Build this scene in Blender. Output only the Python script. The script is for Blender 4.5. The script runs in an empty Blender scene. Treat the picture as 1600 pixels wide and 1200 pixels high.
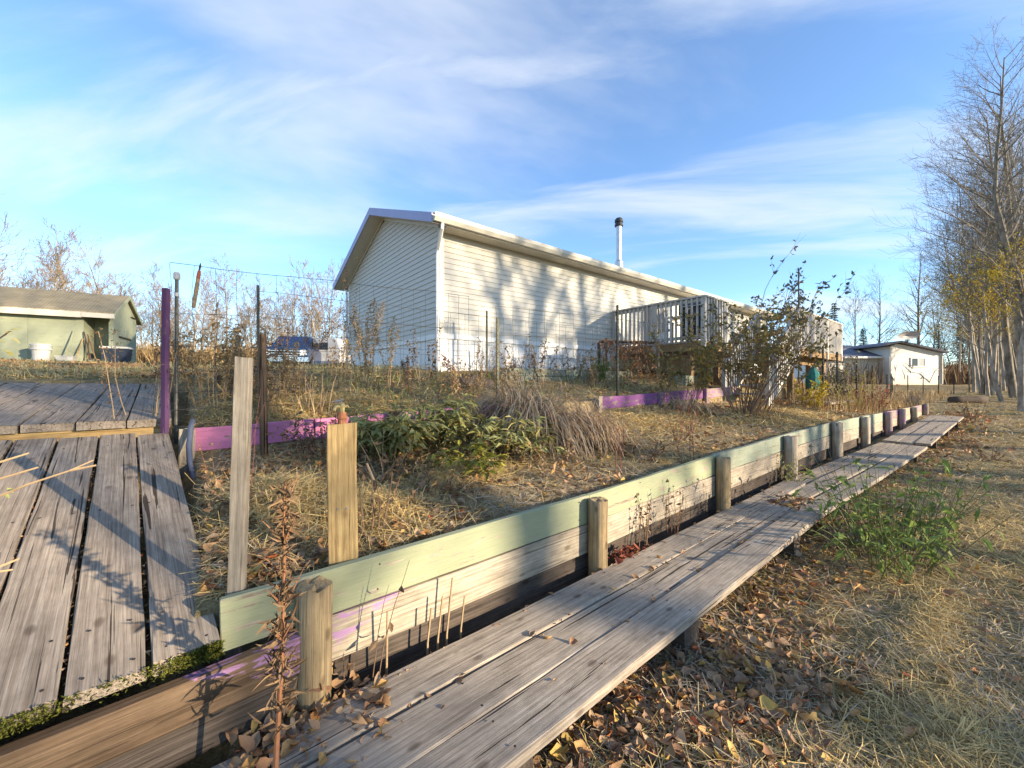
import bpy, math, random
import numpy as np
from mathutils import Vector, Matrix

rnd = random.Random(7)
nr = np.random.RandomState(11)
scene = bpy.context.scene
C = scene.collection
R = math.radians

# ------------------------------------------------------------------ camera
AX = R(51.5)                       # the wall and the house run along +X; the camera looks 51.5 deg off that axis
F = (math.cos(AX), math.sin(AX))   # camera forward on the ground
RT = (math.sin(AX), -math.cos(AX)) # camera right on the ground
EYE = 1.6
FOC = 620.0                        # focal length in pixels of a 1600 px wide frame
cam = bpy.data.cameras.new('camera')
cam.sensor_width = 36.0
cam.lens = 36.0 * FOC / 1600.0
cam.clip_start = 0.05
cam.clip_end = 2000.0
camo = bpy.data.objects.new('camera', cam)
C.objects.link(camo)
camo.location = (0, 0, EYE)
camo.rotation_euler = (R(90), 0, AX - R(90))
scene.camera = camo

# ------------------------------------------------------------------ world, sun, exposure
SUN_EL = R(13.5)
SHADOW = Vector((-0.47, 0.88, 0)).normalized()       # where shadows fall on the ground
world = bpy.data.worlds.new('World')
scene.world = world
world.use_nodes = True
wt = world.node_tree
for n in list(wt.nodes):
    wt.nodes.remove(n)
def wn(t, **kw):
    n = wt.nodes.new(t)
    for k, v in kw.items():
        setattr(n, k, v)
    return n
sky = wn('ShaderNodeTexSky', sky_type='NISHITA')
sky.sun_disc = False
sky.sun_elevation = SUN_EL
to_sun = -SHADOW
sky.sun_rotation = math.atan2(to_sun.x, to_sun.y)
sky.altitude = 600
sky.air_density = 1.0
sky.dust_density = 0.08
sky.ozone_density = 4.0
tc = wn('ShaderNodeTexCoord')
sep = wn('ShaderNodeSeparateXYZ')
wt.links.new(tc.outputs['Generated'], sep.inputs[0])
zz = wn('ShaderNodeMath', operation='MAXIMUM'); zz.inputs[1].default_value = 0.0
wt.links.new(sep.outputs['Z'], zz.inputs[0])
za = wn('ShaderNodeMath', operation='ADD'); za.inputs[1].default_value = 0.22
wt.links.new(zz.outputs[0], za.inputs[0])
dx = wn('ShaderNodeMath', operation='DIVIDE'); dy = wn('ShaderNodeMath', operation='DIVIDE')
wt.links.new(sep.outputs['X'], dx.inputs[0]); wt.links.new(za.outputs[0], dx.inputs[1])
wt.links.new(sep.outputs['Y'], dy.inputs[0]); wt.links.new(za.outputs[0], dy.inputs[1])
cmb = wn('ShaderNodeCombineXYZ')
wt.links.new(dx.outputs[0], cmb.inputs[0]); wt.links.new(dy.outputs[0], cmb.inputs[1])
def cloud(rot, scl, nscale, det, lo, hi, off, dist=0.8):
    mp = wn('ShaderNodeMapping', vector_type='TEXTURE')
    mp.inputs['Rotation'].default_value = (0, 0, rot)
    mp.inputs['Scale'].default_value = scl
    mp.inputs['Location'].default_value = off
    wt.links.new(cmb.outputs[0], mp.inputs[0])
    no = wn('ShaderNodeTexNoise')
    no.inputs['Scale'].default_value = nscale
    no.inputs['Detail'].default_value = det
    no.inputs['Roughness'].default_value = 0.55
    no.inputs['Distortion'].default_value = dist
    wt.links.new(mp.outputs[0], no.inputs['Vector'])
    rp = wn('ShaderNodeMapRange', interpolation_type='SMOOTHSTEP')
    rp.inputs['From Min'].default_value = lo
    rp.inputs['From Max'].default_value = hi
    wt.links.new(no.outputs['Fac'], rp.inputs['Value'])
    return rp
c1 = cloud(R(-24), (1.9, 0.75, 1), 1.0, 6, 0.44, 0.72, (3.1, 1.7, 0), 0.25)
c2 = cloud(R(-50), (2.2, 0.55, 1), 1.7, 9, 0.46, 0.74, (0.3, 5.2, 0), 0.35)
mx = wn('ShaderNodeMath', operation='MAXIMUM')
wt.links.new(c1.outputs[0], mx.inputs[0]); wt.links.new(c2.outputs[0], mx.inputs[1])
ml = wn('ShaderNodeMath', operation='MULTIPLY_ADD'); ml.inputs[1].default_value = 0.64; ml.inputs[2].default_value = 0.05
wt.links.new(mx.outputs[0], ml.inputs[0])
mixc = wn('ShaderNodeMixRGB')
mixc.inputs['Color2'].default_value = (2.5, 2.65, 2.85, 1)
wt.links.new(ml.outputs[0], mixc.inputs['Fac'])
wt.links.new(sky.outputs[0], mixc.inputs['Color1'])
bg = wn('ShaderNodeBackground')
bg.inputs['Strength'].default_value = 0.14
wt.links.new(mixc.outputs[0], bg.inputs['Color'])
wo = wn('ShaderNodeOutputWorld')
wt.links.new(bg.outputs[0], wo.inputs['Surface'])

sun = bpy.data.lights.new('sun', 'SUN')
sun.energy = 4.6
sun.angle = R(0.53)
sun.color = (1.0, 0.83, 0.60)
suno = bpy.data.objects.new('sun', sun)
C.objects.link(suno)
suno.location = (20, -38, 14)
ldir = Vector((SHADOW.x * math.cos(SUN_EL), SHADOW.y * math.cos(SUN_EL), -math.sin(SUN_EL)))
suno.rotation_euler = ldir.to_track_quat('-Z', 'Y').to_euler()

scene.view_settings.view_transform = 'Standard'
scene.view_settings.look = 'None'
scene.view_settings.gamma = 1.0
scene.view_settings.exposure = 1.55
scene.view_settings.use_curve_mapping = False

# ------------------------------------------------------------------ pixel helpers (1600 x 1200 frame, real depth always given)
def wxy(r, d):
    return (F[0] * d + RT[0] * r, F[1] * d + RT[1] * r)
def at(px, py, d):
    x, y = wxy((px - 800) / FOC * d, d)
    return Vector((x, y, EYE + (600 - py) / FOC * d))
def atz(px, py, z):
    return at(px, py, FOC * (EYE - z) / (py - 600))
def atY(px, py, Y):
    k = (px - 800) / FOC
    return at(px, py, Y / (F[1] + RT[1] * k))
def cdepth(p):
    return F[0] * p[0] + F[1] * p[1]

# ------------------------------------------------------------------ materials
MATS = {}
class NT:
    def __init__(s, name, rough=0.85, spec=0.2):
        m = bpy.data.materials.new(name); m.use_nodes = True
        s.m = m; s.t = m.node_tree
        s.b = s.t.nodes['Principled BSDF']
        s.b.inputs['Roughness'].default_value = rough
        s.b.inputs['Specular IOR Level'].default_value = spec
        MATS[name] = m
    def n(s, t, **kw):
        n = s.t.nodes.new(t)
        for k, v in kw.items():
            if k.startswith('i_'):
                n.inputs[k[2:].replace('_', ' ')].default_value = v
            else:
                setattr(n, k, v)
        return n
    def l(s, a, b):
        s.t.links.new(a, b)
    def coords(s, scale, kind='Object', rot=None, rand=True):
        tc = s.n('ShaderNodeTexCoord')
        src = tc.outputs[kind]
        if rand:
            oi = s.n('ShaderNodeObjectInfo')
            mu = s.n('ShaderNodeMath', operation='MULTIPLY'); mu.inputs[1].default_value = 61.7
            s.l(oi.outputs['Random'], mu.inputs[0])
            ad = s.n('ShaderNodeVectorMath', operation='ADD')
            s.l(src, ad.inputs[0]); s.l(mu.outputs[0], ad.inputs[1])
            src = ad.outputs[0]
        mp = s.n('ShaderNodeMapping'); mp.inputs['Scale'].default_value = scale
        if rot: mp.inputs['Rotation'].default_value = rot
        s.l(src, mp.inputs[0])
        return mp.outputs[0]
    def noise(s, vec, scale, detail=5, rough=0.55, dist=0.0):
        no = s.n('ShaderNodeTexNoise')
        no.inputs['Scale'].default_value = scale; no.inputs['Detail'].default_value = detail
        no.inputs['Roughness'].default_value = rough; no.inputs['Distortion'].default_value = dist
        s.l(vec, no.inputs['Vector'])
        return no.outputs['Fac']
    def ramp(s, fac, stops, interp='LINEAR'):
        r = s.n('ShaderNodeValToRGB'); cr = r.color_ramp; cr.interpolation = interp
        while len(cr.elements) < len(stops): cr.elements.new(0.5)
        for e, (p, c) in zip(cr.elements, stops):
            e.position = p; e.color = (c[0], c[1], c[2], 1) if hasattr(c, '__len__') else (c, c, c, 1)
        s.l(fac, r.inputs[0])
        return r.outputs[0]
    def mix(s, fac, a, b, mode='MIX'):
        m = s.n('ShaderNodeMixRGB', blend_type=mode)
        for i, x in ((0, fac), (1, a), (2, b)):
            if isinstance(x, (int, float)): m.inputs[i].default_value = x if i == 0 else (x, x, x, 1)
            elif isinstance(x, tuple): m.inputs[i].default_value = (x[0], x[1], x[2], 1)
            else: s.l(x, m.inputs[i])
        return m.outputs[0]
    def bump(s, h, strength=0.4, dist=0.01):
        b = s.n('ShaderNodeBump'); b.inputs['Strength'].default_value = strength
        b.inputs['Distance'].default_value = dist
        s.l(h, b.inputs['Height']); s.l(b.outputs[0], s.b.inputs['Normal'])
    def col(s, c):
        if isinstance(c, tuple): s.b.inputs['Base Color'].default_value = (c[0], c[1], c[2], 1)
        else: s.l(c, s.b.inputs['Base Color'])

def wood_mat(name, light, mid, dark, paint=None, wear=0.0, crack=0.5, patch=None, grain=1.0):
    s = NT(name, 0.88, 0.12)
    vbig = s.coords((2.2, 6, 6)); vgr = s.coords((1.3, 80 * grain, 80 * grain)); vfi = s.coords((6, 300, 300))
    big = s.noise(vbig, 1.6, 4, 0.6, 0.4)
    gr = s.noise(vgr, 1.0, 6, 0.62, 0.5)
    fi = s.noise(vfi, 1.0, 3, 0.6, 0.3)
    c = s.ramp(gr, [(0.20, dark), (0.46, mid), (0.74, light)])
    c = s.mix(s.ramp(big, [(0.30, 0.0), (0.72, 0.75)]), c, s.mix(1.0, c, (0.66, 0.63, 0.62), 'MULTIPLY'))
    c = s.mix(0.6, c, s.ramp(fi, [(0.28, 0.40), (0.62, 1.05)]), 'MULTIPLY')
    mot = s.noise(s.coords((9, 14, 14)), 1.0, 6, 0.65)
    c = s.mix(0.6, c, s.ramp(mot, [(0.3, 0.62), (0.6, 1.1)]), 'MULTIPLY')
    # growth rings showing as long wavering lines
    wv = s.n('ShaderNodeTexWave', wave_type='BANDS', bands_direction='Y', wave_profile='SAW')
    wv.inputs['Scale'].default_value = 13.0 * grain; wv.inputs['Distortion'].default_value = 5.5
    wv.inputs['Detail'].default_value = 4.0; wv.inputs['Detail Scale'].default_value = 1.6; wv.inputs['Detail Roughness'].default_value = 0.6
    s.l(s.coords((0.10, 1, 1)), wv.inputs['Vector'])
    c = s.mix(0.42, c, s.ramp(wv.outputs['Fac'], [(0.0, 1.12), (0.7, 0.92), (0.93, 0.55), (1.0, 1.0)]), 'MULTIPLY')
    # checks and splits along the grain
    vck = s.coords((0.9, 36, 36))
    ck = s.noise(vck, 1.0, 3, 0.55, 0.8)
    ckm = s.ramp(ck, [(0.0, 1.0), (0.352, 1.0), (0.368, 0.0)])
    c = s.mix(s.mix(1.0, ckm, crack, 'MULTIPLY'), c, (dark[0] * 0.22, dark[1] * 0.2, dark[2] * 0.2))
    # knots
    vkn = s.coords((4.6, 8.5, 8.5))
    vo = s.n('ShaderNodeTexVoronoi'); vo.inputs['Scale'].default_value = 1.0
    s.l(vkn, vo.inputs['Vector'])
    kn = s.ramp(vo.outputs['Distance'], [(0.0, 1.0), (0.10, 0.75), (0.17, 0.0)])
    c = s.mix(s.mix(1.0, kn, 0.7, 'MULTIPLY'), c, (dark[0] * 0.4, dark[1] * 0.32, dark[2] * 0.28))
    h = s.mix(0.4, s.mix(0.5, gr, fi), wv.outputs['Fac'])
    if paint:
        vp = s.coords((5, 16, 16)); pn = s.noise(vp, 1.0, 8, 0.66, 0.5)
        vp2 = s.coords((0.7, 3.0, 3.0)); pn2 = s.noise(vp2, 1.0, 4, 0.5)
        pc = s.mix(s.ramp(pn2, [(0.35, 0.0), (0.7, 0.8)]), paint, (paint[0] * 0.78, paint[1] * 0.80, paint[2] * 0.82))
        pc = s.mix(0.35, pc, s.ramp(fi, [(0.3, 0.6), (0.6, 1.0)]), 'MULTIPLY')
        msk = s.ramp(s.mix(0.35, pn, ck), [(wear - 0.02, 0.0), (wear + 0.03, 1.0)])
        if patch:  # paint only within a stretch of the board (object x range), ragged ends
            tc = s.n('ShaderNodeTexCoord'); sp = s.n('ShaderNodeSeparateXYZ'); s.l(tc.outputs['Object'], sp.inputs[0])
            ax = s.n('ShaderNodeMath', operation='ADD'); s.l(sp.outputs['X'], ax.inputs[0])
            sc = s.n('ShaderNodeMath', operation='MULTIPLY'); sc.inputs[1].default_value = patch[2]
            s.l(pn, sc.inputs[0]); s.l(sc.outputs[0], ax.inputs[1])
            zr = s.n('ShaderNodeMath', operation='MULTIPLY'); zr.inputs[1].default_value = patch[3]
            s.l(sp.outputs['Y'], zr.inputs[0])
            ay = s.n('ShaderNodeMath', operation='ADD'); s.l(ax.outputs[0], ay.inputs[0]); s.l(zr.outputs[0], ay.inputs[1])
            lo = s.n('ShaderNodeMapRange'); lo.inputs['From Min'].default_value = patch[0]; lo.inputs['From Max'].default_value = patch[0] + 0.02
            s.l(ay.outputs[0], lo.inputs['Value'])
            hi = s.n('ShaderNodeMapRange'); hi.inputs['From Min'].default_value = patch[1]; hi.inputs['From Max'].default_value = patch[1] + 0.02
            hi.inputs['To Min'].default_value = 1.0; hi.inputs['To Max'].default_value = 0.0
            s.l(ay.outputs[0], hi.inputs['Value'])
            msk = s.mix(1.0, s.mix(1.0, lo.outputs[0], hi.outputs[0], 'MULTIPLY'), msk, 'MULTIPLY')
        c = s.mix(msk, c, pc)
    s.col(c)
    s.bump(s.mix(1.0, h, s.ramp(ckm, [(0, 1.0), (1, 0.0)]), 'MULTIPLY'), 0.55, 0.006)
    return s.m

wood_mat('wood_grey', (0.44, 0.375, 0.30), (0.31, 0.255, 0.20), (0.135, 0.105, 0.08), crack=0.9)
wood_mat('wood_walk', (0.52, 0.45, 0.365), (0.38, 0.32, 0.255), (0.16, 0.128, 0.098), crack=0.95)
wood_mat('wood_bare', (0.52, 0.45, 0.35), (0.40, 0.34, 0.26), (0.20, 0.16, 0.12), crack=0.45)
wood_mat('wood_bare_purple', (0.52, 0.45, 0.35), (0.42, 0.36, 0.27), (0.22, 0.18, 0.13), paint=(0.40, 0.24, 0.40), wear=0.49, crack=0.5, patch=(-0.3, 0.48, 0.55, -2.4))
wood_mat('wood_post', (0.50, 0.37, 0.20), (0.38, 0.28, 0.155), (0.19, 0.135, 0.075), crack=0.55)
wood_mat('wood_new', (0.58, 0.42, 0.20), (0.48, 0.33, 0.15), (0.30, 0.20, 0.085), crack=0.25)
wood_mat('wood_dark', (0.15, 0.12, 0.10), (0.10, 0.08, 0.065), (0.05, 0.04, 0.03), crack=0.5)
wood_mat('wood_brown', (0.30, 0.20, 0.12), (0.21, 0.135, 0.08), (0.12, 0.08, 0.05), crack=0.5)
wood_mat('wood_brown_purple', (0.22, 0.155, 0.10), (0.155, 0.105, 0.066), (0.12, 0.08, 0.05), paint=(0.36, 0.20, 0.35), wear=0.53, crack=0.5, patch=(1.93, 2.6, 0.35, 2.0))
wood_mat('wood_stub', (0.24, 0.16, 0.10), (0.16, 0.105, 0.065), (0.07, 0.045, 0.03), crack=0.9)
wood_mat('paint_green', (0.50, 0.44, 0.34), (0.40, 0.34, 0.26), (0.2, 0.16, 0.12), paint=(0.31, 0.325, 0.205), wear=0.43, crack=0.35)
wood_mat('paint_green_grey', (0.50, 0.44, 0.34), (0.40, 0.34, 0.26), (0.2, 0.16, 0.12), paint=(0.285, 0.31, 0.235), wear=0.44, crack=0.4)
wood_mat('paint_pink', (0.45, 0.38, 0.3), (0.36, 0.28, 0.24), (0.2, 0.16, 0.12), paint=(0.60, 0.21, 0.36), wear=0.41, crack=0.5)
wood_mat('paint_purple', (0.42, 0.34, 0.3), (0.34, 0.26, 0.24), (0.2, 0.16, 0.12), paint=(0.25, 0.10, 0.255), wear=0.45, crack=0.5)
wood_mat('paint_purple_worn', (0.42, 0.35, 0.28), (0.33, 0.27, 0.21), (0.16, 0.13, 0.10), paint=(0.30, 0.16, 0.33), wear=0.52, crack=0.5)
wood_mat('paint_post', (0.36, 0.28, 0.26), (0.28, 0.2, 0.2), (0.15, 0.1, 0.1), paint=(0.115, 0.055, 0.12), wear=0.40, crack=0.5)
wood_mat('deck_paint', (0.50, 0.46, 0.42), (0.42, 0.38, 0.34), (0.25, 0.22, 0.2), paint=(0.52, 0.49, 0.44), wear=0.42, crack=0.4)
wood_mat('deck_under', (0.42, 0.29, 0.15), (0.32, 0.21, 0.11), (0.17, 0.11, 0.06), crack=0.3)
wood_mat('shed_green', (0.36, 0.38, 0.26), (0.30, 0.32, 0.2), (0.18, 0.18, 0.12), paint=(0.36, 0.38, 0.26), wear=0.38, crack=0.12)

def plain(name, c, rough=0.6, spec=0.3, metal=0.0, var=0.12, vscale=6.0, bump=0.0):
    s = NT(name, rough, spec)
    s.b.inputs['Metallic'].default_value = metal
    v = s.coords((1, 1, 1)); no = s.noise(v, vscale, 5, 0.6)
    s.col(s.mix(s.ramp(no, [(0.3, 0.0), (0.7, 1.0)]), c, tuple(x * (1 - var * 2) for x in c)))
    if bump: s.bump(s.noise(v, vscale * 6, 4), bump, 0.01)
    return s.m
plain('siding', (0.54, 0.515, 0.45), 0.55, 0.3, var=0.03, vscale=1.5)
plain('siding_white', (0.78, 0.77, 0.74), 0.5, 0.3, var=0.06, vscale=3)
plain('trim_white', (0.74, 0.73, 0.70), 0.45, 0.4, var=0.04)
plain('trim_cream', (0.60, 0.56, 0.46), 0.45, 0.4, var=0.05)
plain('soffit', (0.56, 0.51, 0.41), 0.5, 0.3, var=0.04)
plain('fascia_blue', (0.30, 0.31, 0.50), 0.45, 0.35, var=0.05)
plain('galvanised', (0.55, 0.56, 0.58), 0.38, 0.5, 0.85, var=0.1)
plain('black_metal', (0.03, 0.03, 0.032), 0.45, 0.4)
plain('wire', (0.22, 0.20, 0.18), 0.5, 0.4, 0.5, var=0.3, vscale=20)
plain('tpost', (0.05, 0.055, 0.045), 0.6, 0.3, var=0.3, vscale=15)
plain('pipe_grey', (0.14, 0.135, 0.12), 0.5, 0.4, 0.4, var=0.3, vscale=20)
plain('nail', (0.05, 0.038, 0.03), 0.6, 0.3, 0.3)
plain('tpost_olive', (0.13, 0.12, 0.06), 0.6, 0.3, var=0.3, vscale=15)
plain('pvc_white', (0.62, 0.60, 0.55), 0.4, 0.4)
plain('orange_paint', (0.42, 0.10, 0.035), 0.5, 0.4, var=0.2, vscale=60)
plain('tool_wood', (0.36, 0.24, 0.13), 0.6, 0.3, var=0.25, vscale=40)
plain('rust', (0.36, 0.15, 0.075), 0.7, 0.2, var=0.3, vscale=60)
plain('brass', (0.45, 0.36, 0.17), 0.45, 0.5, 0.6, var=0.25, vscale=60)
plain('pipe_blue', (0.11, 0.125, 0.17), 0.4, 0.4, var=0.12)
plain('truck_blue', (0.012, 0.04, 0.12), 0.22, 0.6, 0.2, var=0.05)
plain('chrome', (0.62, 0.63, 0.66), 0.18, 0.6, 0.9, var=0.05)
plain('plastic_dark', (0.02, 0.02, 0.022), 0.55, 0.3)
plain('rubber', (0.02, 0.02, 0.02), 0.8, 0.2)
plain('lens', (0.75, 0.78, 0.8), 0.15, 0.6)
plain('trailer_grey', (0.48, 0.47, 0.46), 0.5, 0.3, var=0.08)
plain('bucket_white', (0.55, 0.54, 0.50), 0.5, 0.3, var=0.12)
plain('bin_dark', (0.025, 0.035, 0.055), 0.5, 0.3)
plain('stone', (0.25, 0.22, 0.19), 0.9, 0.1, var=0.25, vscale=9, bump=0.5)
plain('rock_brown', (0.16, 0.125, 0.10), 0.9, 0.1, var=0.3, vscale=14, bump=0.6)
plain('concrete', (0.52, 0.50, 0.46), 0.9, 0.1, var=0.15)
plain('siding_far', (0.66, 0.63, 0.57), 0.6, 0.2, var=0.04)
plain('teal_cloth', (0.05, 0.22, 0.20), 0.8, 0.1, var=0.2)
plain('chair_grey', (0.55, 0.56, 0.58), 0.5, 0.3)
plain('moss', (0.24, 0.25, 0.05), 0.95, 0.05, var=0.35, vscale=40, bump=0.8)
plain('tarp_blue', (0.12, 0.16, 0.26), 0.5, 0.3)
s = NT('glass_dark', 0.08, 0.6); s.col((0.025, 0.035, 0.05))
s = NT('glass_curtain', 0.2, 0.5); s.col((0.42, 0.42, 0.40))
def shingle(name, c1, c2):
    s = NT(name, 0.92, 0.1)
    v = s.coords((3.2, 7.5, 7.5), rand=False)
    br = s.n('ShaderNodeTexBrick'); br.inputs['Scale'].default_value = 1.0
    br.inputs['Color1'].default_value = (*c1, 1); br.inputs['Color2'].default_value = (*c2, 1)
    br.inputs['Mortar'].default_value = (c1[0] * 0.4, c1[1] * 0.4, c1[2] * 0.4, 1)
    br.inputs['Mortar Size'].default_value = 0.02
    s.l(v, br.inputs['Vector'])
    no = s.noise(s.coords((1, 1, 1), rand=False), 3.0, 6)
    s.col(s.mix(0.5, br.outputs['Color'], s.ramp(no, [(0.3, 0.55), (0.7, 1.15)]), 'MULTIPLY'))
    s.bump(br.outputs['Fac'], -0.4, 0.01)
shingle('shingle_grey', (0.24, 0.25, 0.30), (0.17, 0.18, 0.23))
shingle('shingle_tan', (0.34, 0.29, 0.20), (0.27, 0.23, 0.155))

def foliage(name, stops, trans=0.3, rough=0.6):
    s = NT(name, rough, 0.15)
    g = s.n('ShaderNodeNewGeometry')
    c = s.ramp(g.outputs['Random Per Island'], stops)
    no = s.noise(s.coords((1, 1, 1), rand=False), 34.0, 3)
    c = s.mix(0.5, c, s.ramp(no, [(0.3, 0.6), (0.7, 1.1)]), 'MULTIPLY')
    s.col(c)
    if trans:
        tr = s.n('ShaderNodeBsdfTranslucent'); s.l(c, tr.inputs[0])
        ms = s.n('ShaderNodeMixShader'); ms.inputs[0].default_value = trans
        out = [n for n in s.t.nodes if n.type == 'OUTPUT_MATERIAL'][0]
        s.l(s.b.outputs[0], ms.inputs[1]); s.l(tr.outputs[0], ms.inputs[2]); s.l(ms.outputs[0], out.inputs[0])
    return s.m
foliage('straw', [(0.0, (0.80, 0.57, 0.24)), (0.35, (0.70, 0.50, 0.21)), (0.7, (0.56, 0.42, 0.20)), (0.9, (0.34, 0.29, 0.16)), (1.0, (0.27, 0.26, 0.10))], 0.15)
foliage('straw_green', [(0.0, (0.54, 0.46, 0.26)), (0.5, (0.40, 0.36, 0.19)), (0.8, (0.27, 0.27, 0.12)), (1.0, (0.15, 0.19, 0.06))], 0.15)
foliage('straw_grey', [(0.0, (0.56, 0.47, 0.34)), (0.5, (0.44, 0.36, 0.25)), (1.0, (0.28, 0.22, 0.15))], 0.15)
foliage('leaf_litter', [(0.0, (0.50, 0.30, 0.15)), (0.18, (0.38, 0.20, 0.10)), (0.36, (0.20, 0.115, 0.07)), (0.52, (0.46, 0.32, 0.19)), (0.68, (0.28, 0.19, 0.125)), (0.82, (0.44, 0.24, 0.10)), (0.95, (0.52, 0.36, 0.10)), (1.0, (0.52, 0.13, 0.05))], 0.12)
foliage('leaf_green', [(0.0, (0.17, 0.24, 0.055)), (0.4, (0.23, 0.30, 0.075)), (0.75, (0.12, 0.175, 0.05)), (1.0, (0.25, 0.27, 0.06))], 0.35)
foliage('leaf_peony', [(0.0, (0.26, 0.28, 0.10)), (0.4, (0.33, 0.33, 0.14)), (0.75, (0.40, 0.35, 0.14)), (0.9, (0.30, 0.27, 0.07)), (1.0, (0.28, 0.16, 0.08))], 0.3)
foliage('leaf_peony_yellow', [(0.0, (0.40, 0.36, 0.05)), (0.5, (0.28, 0.27, 0.05)), (1.0, (0.20, 0.15, 0.06))], 0.3)
foliage('leaf_shrub', [(0.0, (0.15, 0.15, 0.09)), (0.35, (0.24, 0.21, 0.09)), (0.6, (0.34, 0.27, 0.08)), (0.85, (0.42, 0.31, 0.08)), (1.0, (0.34, 0.18, 0.07))], 0.3)
foliage('leaf_shrub_dark', [(0.0, (0.11, 0.12, 0.10)), (0.6, (0.17, 0.16, 0.12)), (1.0, (0.25, 0.21, 0.12))], 0.25)
foliage('leaf_yellow', [(0.0, (0.46, 0.34, 0.03)), (0.5, (0.36, 0.27, 0.03)), (0.85, (0.24, 0.22, 0.04)), (1.0, (0.40, 0.18, 0.03))], 0.4)
foliage('leaf_red', [(0.0, (0.40, 0.13, 0.07)), (0.6, (0.28, 0.09, 0.06)), (1.0, (0.16, 0.07, 0.05))], 0.3)
foliage('needles', [(0.0, (0.035, 0.06, 0.025)), (0.6, (0.055, 0.085, 0.03)), (1.0, (0.09, 0.11, 0.04))], 0.15)
foliage('dry_brown', [(0.0, (0.26, 0.17, 0.095)), (0.5, (0.18, 0.115, 0.065)), (1.0, (0.105, 0.07, 0.045))], 0.15)
foliage('dry_tan', [(0.0, (0.46, 0.31, 0.14)), (0.5, (0.34, 0.23, 0.11)), (1.0, (0.22, 0.155, 0.08))], 0.2)
foliage('dry_orange', [(0.0, (0.55, 0.26, 0.11)), (0.5, (0.48, 0.24, 0.12)), (1.0, (0.40, 0.24, 0.14))], 0.2)
foliage('lily_dead', [(0.0, (0.45, 0.36, 0.25)), (0.5, (0.36, 0.28, 0.19)), (0.85, (0.26, 0.20, 0.14)), (1.0, (0.40, 0.23, 0.13))], 0.2)
foliage('lily_orange', [(0.0, (0.55, 0.30, 0.15)), (0.5, (0.50, 0.34, 0.20)), (1.0, (0.44, 0.33, 0.22))], 0.2)
foliage('stem_brown', [(0.0, (0.22, 0.14, 0.085)), (1.0, (0.13, 0.085, 0.055))], 0)
foliage('stem_tan', [(0.0, (0.42, 0.30, 0.17)), (1.0, (0.30, 0.21, 0.12))], 0)
foliage('stem_orange', [(0.0, (0.25, 0.12, 0.06)), (1.0, (0.19, 0.09, 0.05))], 0)
foliage('stem_red', [(0.0, (0.26, 0.08, 0.06)), (1.0, (0.17, 0.07, 0.05))], 0)
foliage('stem_green', [(0.0, (0.13, 0.15, 0.05)), (1.0, (0.18, 0.16, 0.08))], 0)
def bark(name, a, b, sc):
    s = NT(name, 0.9, 0.1)
    no = s.noise(s.coords((1, 1, 0.35), rand=False), sc, 5, 0.65)
    s.col(s.ramp(no, [(0.34, b), (0.62, a)])); s.bump(no, 0.5, 0.02)
bark('bark_grey', (0.27, 0.24, 0.19), (0.085, 0.07, 0.055), 7)
bark('bark_birch', (0.38, 0.34, 0.28), (0.15, 0.12, 0.09), 5)
bark('bark_tan', (0.25, 0.195, 0.13), (0.13, 0.10, 0.07), 6)
bark('bark_brown', (0.15, 0.115, 0.085), (0.06, 0.045, 0.035), 9)

# ground
s = NT('ground', 0.95, 0.05)
v = s.coords((1, 1, 1), rand=False)
n1 = s.noise(v, 0.55, 6, 0.6); n2 = s.noise(v, 7.0, 8, 0.7, 0.6); n3 = s.noise(v, 55.0, 5, 0.7, 1.0)
c = s.ramp(n2, [(0.28, (0.09, 0.065, 0.042)), (0.45, (0.27, 0.20, 0.115)), (0.66, (0.48, 0.36, 0.19))])
c = s.mix(s.ramp(n1, [(0.42, 0.0), (0.68, 0.65)]), c, s.ramp(n3, [(0.3, (0.07, 0.075, 0.03)), (0.7, (0.22, 0.20, 0.09))]))
c = s.mix(0.6, c, s.ramp(n3, [(0.32, 0.35), (0.66, 1.2)]), 'MULTIPLY')
s.col(c); s.bump(s.mix(0.5, n2, n3), 0.9, 0.03)

# ------------------------------------------------------------------ object helpers
def link(name, me, mat=None, parent=None):
    o = bpy.data.objects.new(name, me)
    C.objects.link(o)
    if mat and me is not None and not me.materials:
        me.materials.append(MATS[mat])
    if parent is not None:
        o.parent = parent
    return o
def tag(o, label, cat, group=None):
    o['label'] = label; o['category'] = cat
    if group: o['group'] = group
    return o
WORLD_BUILT = []       # Empties whose parts are given in world coordinates; moved to their base at the end
def thing(name, label, cat, loc=None, rz=0.0, group=None):
    o = bpy.data.objects.new(name, None)
    o.empty_display_size = 0.2
    C.objects.link(o)
    tag(o, label, cat, group)
    if loc is None: WORLD_BUILT.append(o)
    else:
        o.location = loc; o.rotation_euler = (0, 0, rz)
    return o
def copy_tree(o, parent=None):
    c = o.copy(); C.objects.link(c)
    c.parent = parent
    for ch in list(o.children): copy_tree(ch, c)
    return c

def bulk(name, V, faces, mat, parent=None, smooth=False):
    """V: (N, m, 3) vertices of N alike pieces, faces: template of quads"""
    N, m, _ = V.shape
    T = np.array(faces, dtype=np.int32); k = T.shape[1]
    me = bpy.data.meshes.new(name)
    me.vertices.add(N * m); me.vertices.foreach_set('co', V.astype(np.float32).ravel())
    idx = (T[None, :, :] + (np.arange(N, dtype=np.int32) * m)[:, None, None]).ravel()
    me.loops.add(idx.size); me.loops.foreach_set('vertex_index', idx)
    np_ = N * len(faces)
    me.polygons.add(np_)
    me.polygons.foreach_set('loop_start', np.arange(np_, dtype=np.int32) * k)
    if smooth: me.polygons.foreach_set('use_smooth', np.ones(np_, dtype=bool))
    me.update(calc_edges=True)
    return link(name, me, mat, parent)

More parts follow.
